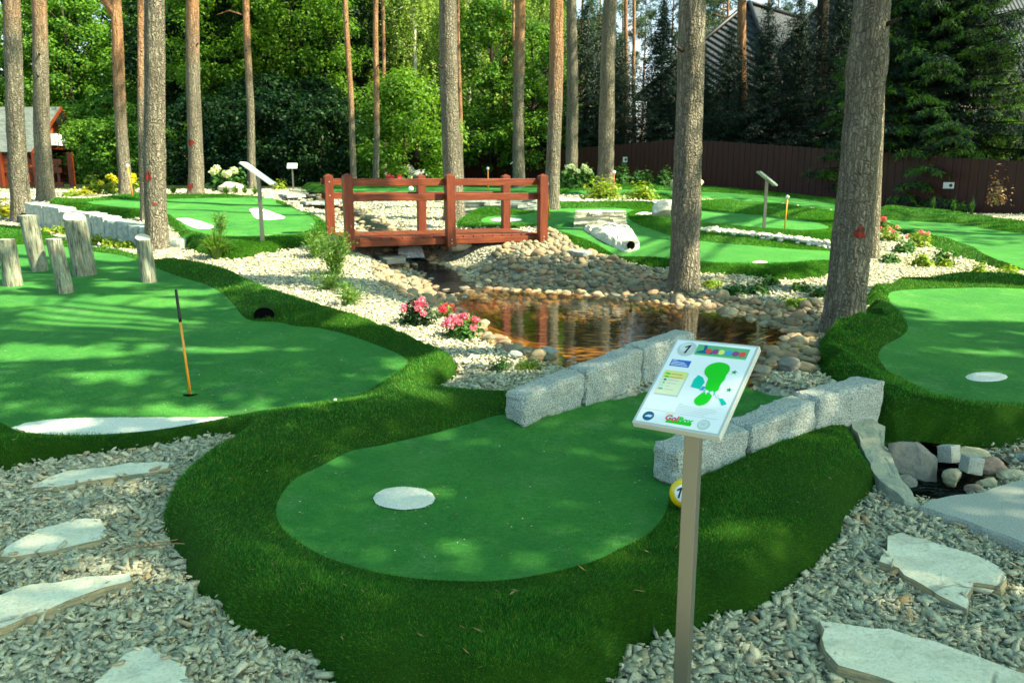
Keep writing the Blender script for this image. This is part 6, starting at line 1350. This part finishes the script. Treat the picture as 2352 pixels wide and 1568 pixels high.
yb = 'golden plants in the upper left border'
for i, (px, py, w, h, l, mt, nn) in enumerate([(218, 446, 46, 46, 'golden-leaved small tree beside the cabin corner', 'leaf_lime', 300), (256, 446, 44, 44, 'clump of yellow flowers left of the orange-topped pine', 'leaf_lime', 320), (308, 446, 22, 46, 'yellow flowering stem right of the orange-topped pine', 'leaf_lime', 140), (192, 448, 60, 16, 'low lime border plants by the cabin', 'leaf_yellow', 300), (94, 412, 20, 40, 'yellow plant between the two left pines before the railing', 'leaf_yellow', 200), (165, 452, 40, 14, 'low green border plant under the cabin gable', 'leaf_lime', 200), (12, 500, 40, 44, 'yellow-orange plant at the left edge behind the first pine', 'leaf_yellow', 260), (640, 436, 40, 26, 'dim orange-green plant in the dark wood edge by the stream', 'leaf_lime', 200)]):
    plant(px, py, w, h, l, 'golden_plant', 'plant', mt, nn, .11, .55, yb, i, bloom=(5, .075, 'yellowpetal', .8) if i in (1, 2) else None)
for i, (px, py, w, h) in enumerate([(112, 536, 50, 20), (150, 536, 46, 22), (60, 528, 36, 16), (222, 560, 46, 26), (258, 566, 50, 24), (292, 570, 44, 20)]):
    plant(px, py, w, h, ['variegated groundcover left of the thickest log', 'variegated groundcover just left of the thick log top', 'variegated groundcover at the left end of the stone wall', 'pale variegated groundcover right of the thickest log', 'pale variegated groundcover in the middle of the stone wall', 'pale variegated groundcover by the red-dotted pine'][i], 'groundcover_plant', 'plant', 'leaf_lime', 380, .055, .6, 'variegated groundcover below the stone wall', i)
for i, (px, w, l) in enumerate([(897, 14, 'red astilbe plume seen above the bridge rail, left one'), (921, 12, 'dimmer red astilbe plume above the bridge rail, right one')]): plant(px, 425, w, 12, l, 'astilbe', 'flowers', 'leaf_plant', 120, .08, .4, 'red astilbes', i, y=24, bloom=(4, .09, 'redpetal', 2.2))
# right borders
rg = 'border plants right of the thickest pine'
for i, (px, py, w, h, mt, l) in enumerate([(2040, 552, 54, 36, 'leaf_lime', 'pinkish-green plant right of the thickest pine, upper left of the bed'), (2075, 580, 46, 34, 'leaf_plant', 'dark green plant in the middle of the gravel bed'), (2108, 566, 56, 40, 'leaf_lime', 'yellow-green plant before the turf hump'), (2044, 605, 40, 24, 'leaf_plant', 'low green plant nearest the half-hidden pine'), (2116, 612, 46, 32, 'leaf_lime', 'lime mound in the gravel left of the dark plant'), (2164, 610, 54, 46, 'leaf_plant', 'dark glossy plant in the gravel bed below the turf hump'), (2170, 614, 28, 18, 'leaf_lime', 'small lime plant in front of the dark glossy plant'), (2250, 636, 30, 34, 'leaf_lime', 'thin pale plant near the right green'), (2312, 638, 60, 30, 'leaf_lime', 'yellow-green plant at the right edge above the right green'), (2022, 530, 30, 30, 'leaf_plant', 'red-tipped plant beside the half-hidden pine')]):
    plant(px, py, w, h, l, 'border_plant', 'plant', mt, 420, .075, .42, rg, i, bloom=(3, .05, 'redpetal', 1.4) if i == 9 else ((4, .035, 'pink', 1) if i in (0, 2) else None))
rg = 'low plants in the pebbles behind the cobble bank'
for i, (px, py, w, h, mt, l) in enumerate([(1690, 660, 60, 22, 'leaf_plant', 'low green plants right of the thick middle pine'), (1740, 664, 56, 26, 'leaf_plant', 'low bluish plant below the middle right green'), (1770, 655, 40, 24, 'leaf_plant', 'taller thin plant below the middle right green'), (1838, 668, 50, 24, 'leaf_plant', 'low bright green plant left of the thickest pine'), (1885, 682, 44, 28, 'leaf_plant', 'bluish green plant touching the thickest pine'), (1830, 690, 90, 14, 'leaf_lime', 'pale mat of groundcover above the cobbles'), (1640, 646, 50, 14, 'leaf_lime', 'pale yellow mat at the foot of the thick middle pine')]): plant(px, py, w, h, l, 'low_plant', 'plant', mt, 360, .06, .45, rg, i)
plant(1150, 866, 60, 40, 'dark twiggy low shrub in the gravel by the left granite wall', 'low_shrub', 'shrub', 'leaf_plant', 260, .035, .4, None, 21)
plant(1215, 866, 70, 26, 'light green cushion plant touching the left granite wall', 'cushion_plant', 'plant', 'leaf_lime', 700, .03, .4, None, 22)
for i, (px, py, w, h, l) in enumerate([(2345, 560, 1, 1, ''),]): pass
fpl = 'dim plants at the foot of the fence'
for i, (px, py, h) in enumerate([(2140, 500, 40), (2188, 508, 44), (2228, 514, 44)]): tuft(px, py, 20, h, ['left of three dim grass plumes at the foot of the right fence', 'middle of three dim grass plumes at the foot of the right fence', 'right of three dim grass plumes at the foot of the right fence'][i], 40, 'leaf_plant', fpl, i, .02)
plant(2290, 470, 60, 90, 'sparse dry-leaved climber on the right part of the fence', 'climbing_plant', 'plant', 'dead', 160, .09, .6, None, 31, y=21.5)
# twigs and fallen needles near the camera
m = MB()
for a, b in (((270, 1268), (400, 1240)), ((330, 1256), (480, 1250)), ((400, 1240), (500, 1225))): m.tube([P(*a, .05), P((a[0] + b[0]) / 2, (a[1] + b[1]) / 2 - 6, .07), P(*b, .08)], [.004, .003, .002], 5)
tag(m.build('dry_twig', M['dead']), 'dry forked twig lying on the gravel at the left turf edge', 'twig')
# ------------------------------------------------------------------ trees outside the picture with leaves set to shade the foreground
SUNV = np.array([.64, -.23, .73]); SUNV /= np.linalg.norm(SUNV)
def to_px(X, Y, Z):
    d = np.stack([X, Y, Z - EYE], 1); f = d @ CF; return 1176 + FPX * d[:, 0] / f, 784 - FPX * (d @ CU) / f
SH_NEAR = np.array([(-900, 640), (0, 600), (200, 597), (420, 592), (560, 636), (800, 712), (1000, 785), (1070, 815), (1180, 850), (1300, 800), (1500, 740), (1700, 745), (1880, 775), (1985, 748), (2100, 736), (2352, 740), (2900, 760), (3200, 1700), (-800, 1700)], float)
FLECK = [(1690, 1245, 64, 20), (600, 1262, 60, 14), (690, 1290, 60, 14), (1330, 1300, 60, 12), (890, 1108, 50, 12), (780, 1040, 60, 16), (1560, 985, 46, 12), (195, 704, 110, 22), (325, 732, 130, 12), (244, 759, 60, 8), (335, 771, 70, 9), (130, 798, 150, 12), (283, 850, 95, 13), (481, 772, 95, 10), (276, 648, 45, 5), (16, 685, 50, 10), (309, 685, 70, 10), (20, 818, 60, 10), (440, 935, 130, 14), (700, 930, 120, 12), (850, 742, 60, 10), (985, 838, 84, 16), (930, 870, 50, 10), (310, 1272, 60, 20), (120, 620, 60, 8), (300, 610, 60, 6), (60, 650, 60, 7), (420, 690, 60, 7), (2240, 800, 50, 5), (2330, 812, 40, 6), (1180, 790, 120, 10), (1400, 790, 60, 8), (640, 668, 60, 7)]
ys_ = RNG.uniform(1.2, 11.5, 66000); xs_ = RNG.uniform(-7.5, 7.5, 66000); zz_ = z0(xs_, ys_) + .1; pxx, pyy = to_px(xs_, ys_, zz_)
ok = inpoly(pxx, pyy, SH_NEAR)
for fx_, fy_, rx_, ry_ in FLECK: ok &= ((pxx - fx_) / (rx_ * 1.3)) ** 2 + ((pyy - fy_) / (ry_ * 1.6)) ** 2 > 1
# gaps cut in the leaves so sun spots land on the big left green
nz = np.array([noise.noise(Vector((a * .9 + 7, b * 1.5, 4))) for a, b in zip(xs_, ys_)]); left = pxx < 1000
ok &= ~(left & (pyy < 930) & (nz > .22)); ok &= ~(left & (nz > .55))
xs_, ys_, zz_ = xs_[ok], ys_[ok], zz_[ok]; hh = RNG.uniform(7.5, 12.5, len(xs_)); G = np.stack([xs_, ys_, zz_], 1); C_ = G + SUNV * (hh / SUNV[2])[:, None]
keep = (C_[:, 2] - EYE) > .26 * np.maximum(C_[:, 1], 0) + .3; C_ = C_[keep]
K = 5; cen = np.array([(5.5, 4.8), (8.2, 1.6), (11.5, 2.2), (5.2, 8.0), (9.5, -1.5)]); lab = np.argmin(((C_[:, None, :2] - cen[None]) ** 2).sum(2), 1)
tb = [(7.5, 4.6), (9.0, 1.2), (12.6, 2.4), (8.6, 7.6), (10.5, -2.2)]
for k in range(K):
    pts = C_[lab == k]
    if len(pts) < 50: continue
    bx, by = tb[k]; bz = float(z0(bx, by)) - .05; t = thing('shade_tree', (bx, by, bz), 'broad leafy tree standing outside the right side of the picture, shading the foreground', 'tree', 'shade trees beside the course')
    loc = pts - np.array([bx, by, bz]); nr = RNG.normal(size=loc.shape) + np.array([0, 0, .8]); V, F = leaves_np(loc, nr, RNG.uniform(.14, .24, len(loc)), RNG.uniform(.09, .15, len(loc))); npmesh('crown', V, F, M['leaf_mid'], t)
    m = MB(); c = loc.mean(0); m.tube([(0, 0, 0), (0, 0, 4), c * np.array([.6, .6, .75]), c], [.2, .17, .12, .05], 10)
    for j in RNG.choice(len(loc), 26): m.tube([c * np.array([.5, .5, .7]), (c * .5 + loc[j] * .5) - np.array([0, 0, .3]), loc[j]], [.05, .03, .01], 5)
    m.build('trunk', M['bark'], t, True)
# high unseen needle clusters added to keep the wood edge, the fence and the spruces in shade
def high_shade(box, n, hlo, hhi, owners, cond=None, ln=(.2, .34), wd=(.1, .17)):
    """box: x0,x1,y0,y1,z0,z1 of what lies in shade; needles are added up-sun of it and parented to the owner pines"""
    g = np.stack([RNG.uniform(box[0], box[1], n), RNG.uniform(box[2], box[3], n), RNG.uniform(box[4], box[5], n)], 1)
    if cond is not None: g = g[cond(g)]
    h = RNG.uniform(hlo, hhi, len(g)); c = g + SUNV * ((h - g[:, 2]) / SUNV[2])[:, None]
    k = ((c[:, 2] - EYE) > .235 * np.maximum(c[:, 1], 0) + .5) | (np.abs(c[:, 0]) > .72 * c[:, 1] + 1.5); c = c[k]
    nz = np.array([noise.noise(Vector(q * .55)) for q in c]); c = c[nz < .38]
    o = np.array([w_.base[:2] for w_ in owners]); lab = np.argmin(((c[:, None, :2] - o[None]) ** 2).sum(2), 1)
    for i, w_ in enumerate(owners):
        q = c[lab == i] - w_.base
        if len(q) < 20: continue
        V, F = leaves_np(q, RNG.normal(size=q.shape) + np.array([0, 0, .6]), RNG.uniform(*ln, len(q)), RNG.uniform(*wd, len(q))); npmesh('crown', V, F, M['needle_pine'], w_.t)  # crown here is needles added only to block sun
        m = MB(); 
        for j in RNG.choice(len(q), 14): a = w_.ctr(max(6.5, min(q[j][2] - 1.5, 17))); m.tube([a, (a + q[j]) / 2 + np.array([0, 0, .4]), q[j]], [.06, .04, .015], 5)
        m.build('limbs', M['bark_orange'], w_.t, True)
high_shade((-19, -5, 33, 44, 1, 6.5), 9000, 13, 19, [p7, p8, p9, p10, p12, p14])
# unseen pines added outside the right edge to carry shading needles
OUT = []
for i, (x, y) in enumerate([(15.5, 15.5), (18.5, 19), (22, 23), (27, 26), (12.5, 13.0), (30, 33), (24, 17)]):
    OUT.append(Pine((x, y, float(z0(x, y)) - .05), .19, (0, 0), 20, 700 + i, 'bark', 'unseen tall pine outside the right edge, added to shade the fence', 'unseen shading pines past the right edge', False, 0))
def near_fence(g):
    a, b = FPTS[1], FPTS[4]; n_ = np.array([-(b - a)[1], (b - a)[0]]); n_ /= np.linalg.norm(n_); s = (g[:, :2] - a) @ n_; return (s > -1.6) & (s < 2.5)
high_shade((2, 17, 20, 41, .2, 6.0), 42000, 13, 21, OUT + [p14, p17, p21], near_fence)
def ground_shade(poly, n, hlo, hhi, owners, dzz=.15, gap=.45):
    p = pix_poly(poly, .1); lo_, hi_ = p.min(0), p.max(0); x = RNG.uniform(lo_[0], hi_[0], n); y = RNG.uniform(lo_[1], hi_[1], n); k = inpoly(x, y, p); x, y = x[k], y[k]
    nz = np.array([noise.noise(Vector((a * .8, b * .8, 9))) for a, b in zip(x, y)]); k = nz < gap; x, y = x[k], y[k]
    g = np.stack([x, y, z0(x, y) + dzz], 1); c = g + SUNV * (RNG.uniform(hlo, hhi, len(g)) / SUNV[2])[:, None]
    c = c[((c[:, 2] - EYE) > .235 * np.maximum(c[:, 1], 0) + .5) | (np.abs(c[:, 0]) > .72 * c[:, 1] + 1.5)]
    o = np.array([w_.base[:2] for w_ in owners]); lab = np.argmin(((c[:, None, :2] - o[None]) ** 2).sum(2), 1)
    for i, w_ in enumerate(owners):
        q = c[lab == i] - w_.base
        if len(q) < 10: continue
        V, F = leaves_np(q, RNG.normal(size=q.shape) + np.array([0, 0, .6]), RNG.uniform(.2, .34, len(q)), RNG.uniform(.1, .17, len(q))); npmesh('crown', V, F, M['needle_pine'], w_.t)  # unseen needles added over the ground patch to cast its shade
AL = OUT + [p22, p23, p20, p17]
ground_shade([(1275, 446), (1280, 424), (1560, 424), (1760, 434), (1930, 452), (2020, 470), (2352, 515), (2700, 540), (2700, 590), (2352, 560), (2240, 562), (2130, 535), (2010, 510), (1900, 484), (1800, 464), (1640, 450), (1500, 447)], 16000, 11, 17, AL)
ground_shade([(690, 440), (690, 422), (1240, 424), (1260, 442), (900, 446)], 9000, 13, 18, [p11, p15, p17, p14])
ground_shade([(1700, 655), (1720, 618), (1900, 610), (1970, 640), (1890, 700)], 1500, 9, 13, AL, gap=.2)
ground_shade([(1200, 505), (1215, 488), (1310, 484), (1320, 500), (1260, 520)], 1500, 9, 13, AL, gap=.6)
ground_shade([(1440, 520), (1460, 495), (1520, 520), (1560, 545), (1500, 545)], 700, 9, 13, AL, gap=.3)
# litter on the turf: pale specks, needles and dry leaf bits
def litter(VF, n, lo_, hi_, mat, name='turf_litter'):
    V, F = VF; c = V[F].mean(1); k = vis(c[:, 0], c[:, 1]) & (c[:, 1] < 9); F = F[k]; a, b, cc = V[F[:, 0]], V[F[:, 1]], V[F[:, 2]]; ar = np.linalg.norm(np.cross(b - a, cc - a), axis=1) / np.maximum(a[:, 1], 2) ** 1.5; i = RNG.choice(len(F), n, p=ar / ar.sum()); w = RNG.dirichlet((1, 1, 1), n)
    p = a[i] * w[:, :1] + b[i] * w[:, 1:2] + cc[i] * w[:, 2:] + np.array([0, 0, .010]); V2, F2 = leaves_np(p, np.tile([0, 0, 1.], (n, 1)) + RNG.normal(size=(n, 3)) * .25, RNG.uniform(lo_, hi_, n), RNG.uniform(.004, .007, n)); tag(npmesh(name, V2, F2, M[mat]), kind='stuff')
litter(surf['A'][0], 260, .006, .022, 'dead'); litter(surf['A'][1], 110, .012, .05, 'dead'); litter(surf['A'][0], 160, .006, .012, 'white_blade'); litter(surf['R'][0], 160, .008, .03, 'dead')
high_shade((2.6, 3.9, 6.7, 7.7, .2, 4.6), 1500, 9.5, 13, [p22] + OUT[:2])  # needles added up-sun of the thickest trunk to shade it
high_shade((1.7, 2.6, 9.3, 10.1, .6, 4.6), 1100, 9.5, 13, [p20] + OUT[:2])  # same added needles for the thick middle trunk
# ------------------------------------------------------------------ light
SUN = np.array([.64, -.23, .73]); SUN = SUN / np.linalg.norm(SUN)
ELEV = math.asin(SUN[2])
w = bpy.data.worlds.new('World'); scene.world = w; w.use_nodes = True
nt = w.node_tree; bg = nt.nodes['Background']; sk = nt.nodes.new('ShaderNodeTexSky'); sk.sky_type = 'NISHITA'; sk.sun_disc = False
sk.sun_elevation = ELEV; sk.sun_rotation = math.atan2(SUN[0], SUN[1]); sk.air_density = 1.0; sk.dust_density = 2.5; sk.ozone_density = 1.0
mxn = nt.nodes.new('ShaderNodeMix'); mxn.data_type = 'RGBA'; mxn.blend_type = 'MULTIPLY'; mxn.inputs[0].default_value = 1; tc = nt.nodes.new('ShaderNodeTexCoord'); sz = nt.nodes.new('ShaderNodeSeparateXYZ'); nt.links.new(tc.outputs['Generated'], sz.inputs[0])
rp = nt.nodes.new('ShaderNodeValToRGB'); nt.links.new(sz.outputs[2], rp.inputs[0]); rp.color_ramp.elements[0].position = .12; rp.color_ramp.elements[0].color = (1.5, 1.38, 1.25, 1); rp.color_ramp.elements[1].position = .42; rp.color_ramp.elements[1].color = (.60, .98, .82, 1); nt.links.new(rp.outputs[0], mxn.inputs[7])
nt.links.new(sk.outputs[0], mxn.inputs[6]); nt.links.new(mxn.outputs[2], bg.inputs[0]); bg.inputs[1].default_value = .108
ld = bpy.data.lights.new('sun', 'SUN'); ld.energy = 5.0; ld.angle = rad(.5); ld.color = (1.0, .90, .64)
lo = bpy.data.objects.new('sun', ld); COL.objects.link(lo)
lo.rotation_euler = Vector(SUN).to_track_quat('Z', 'Y').to_euler()
vs = scene.view_settings; vs.view_transform = 'Standard'; vs.look = 'None'; vs.gamma = 1; vs.exposure = 1.78; vs.use_curve_mapping = False
scene.cycles.max_bounces = 6; scene.cycles.transparent_max_bounces = 12
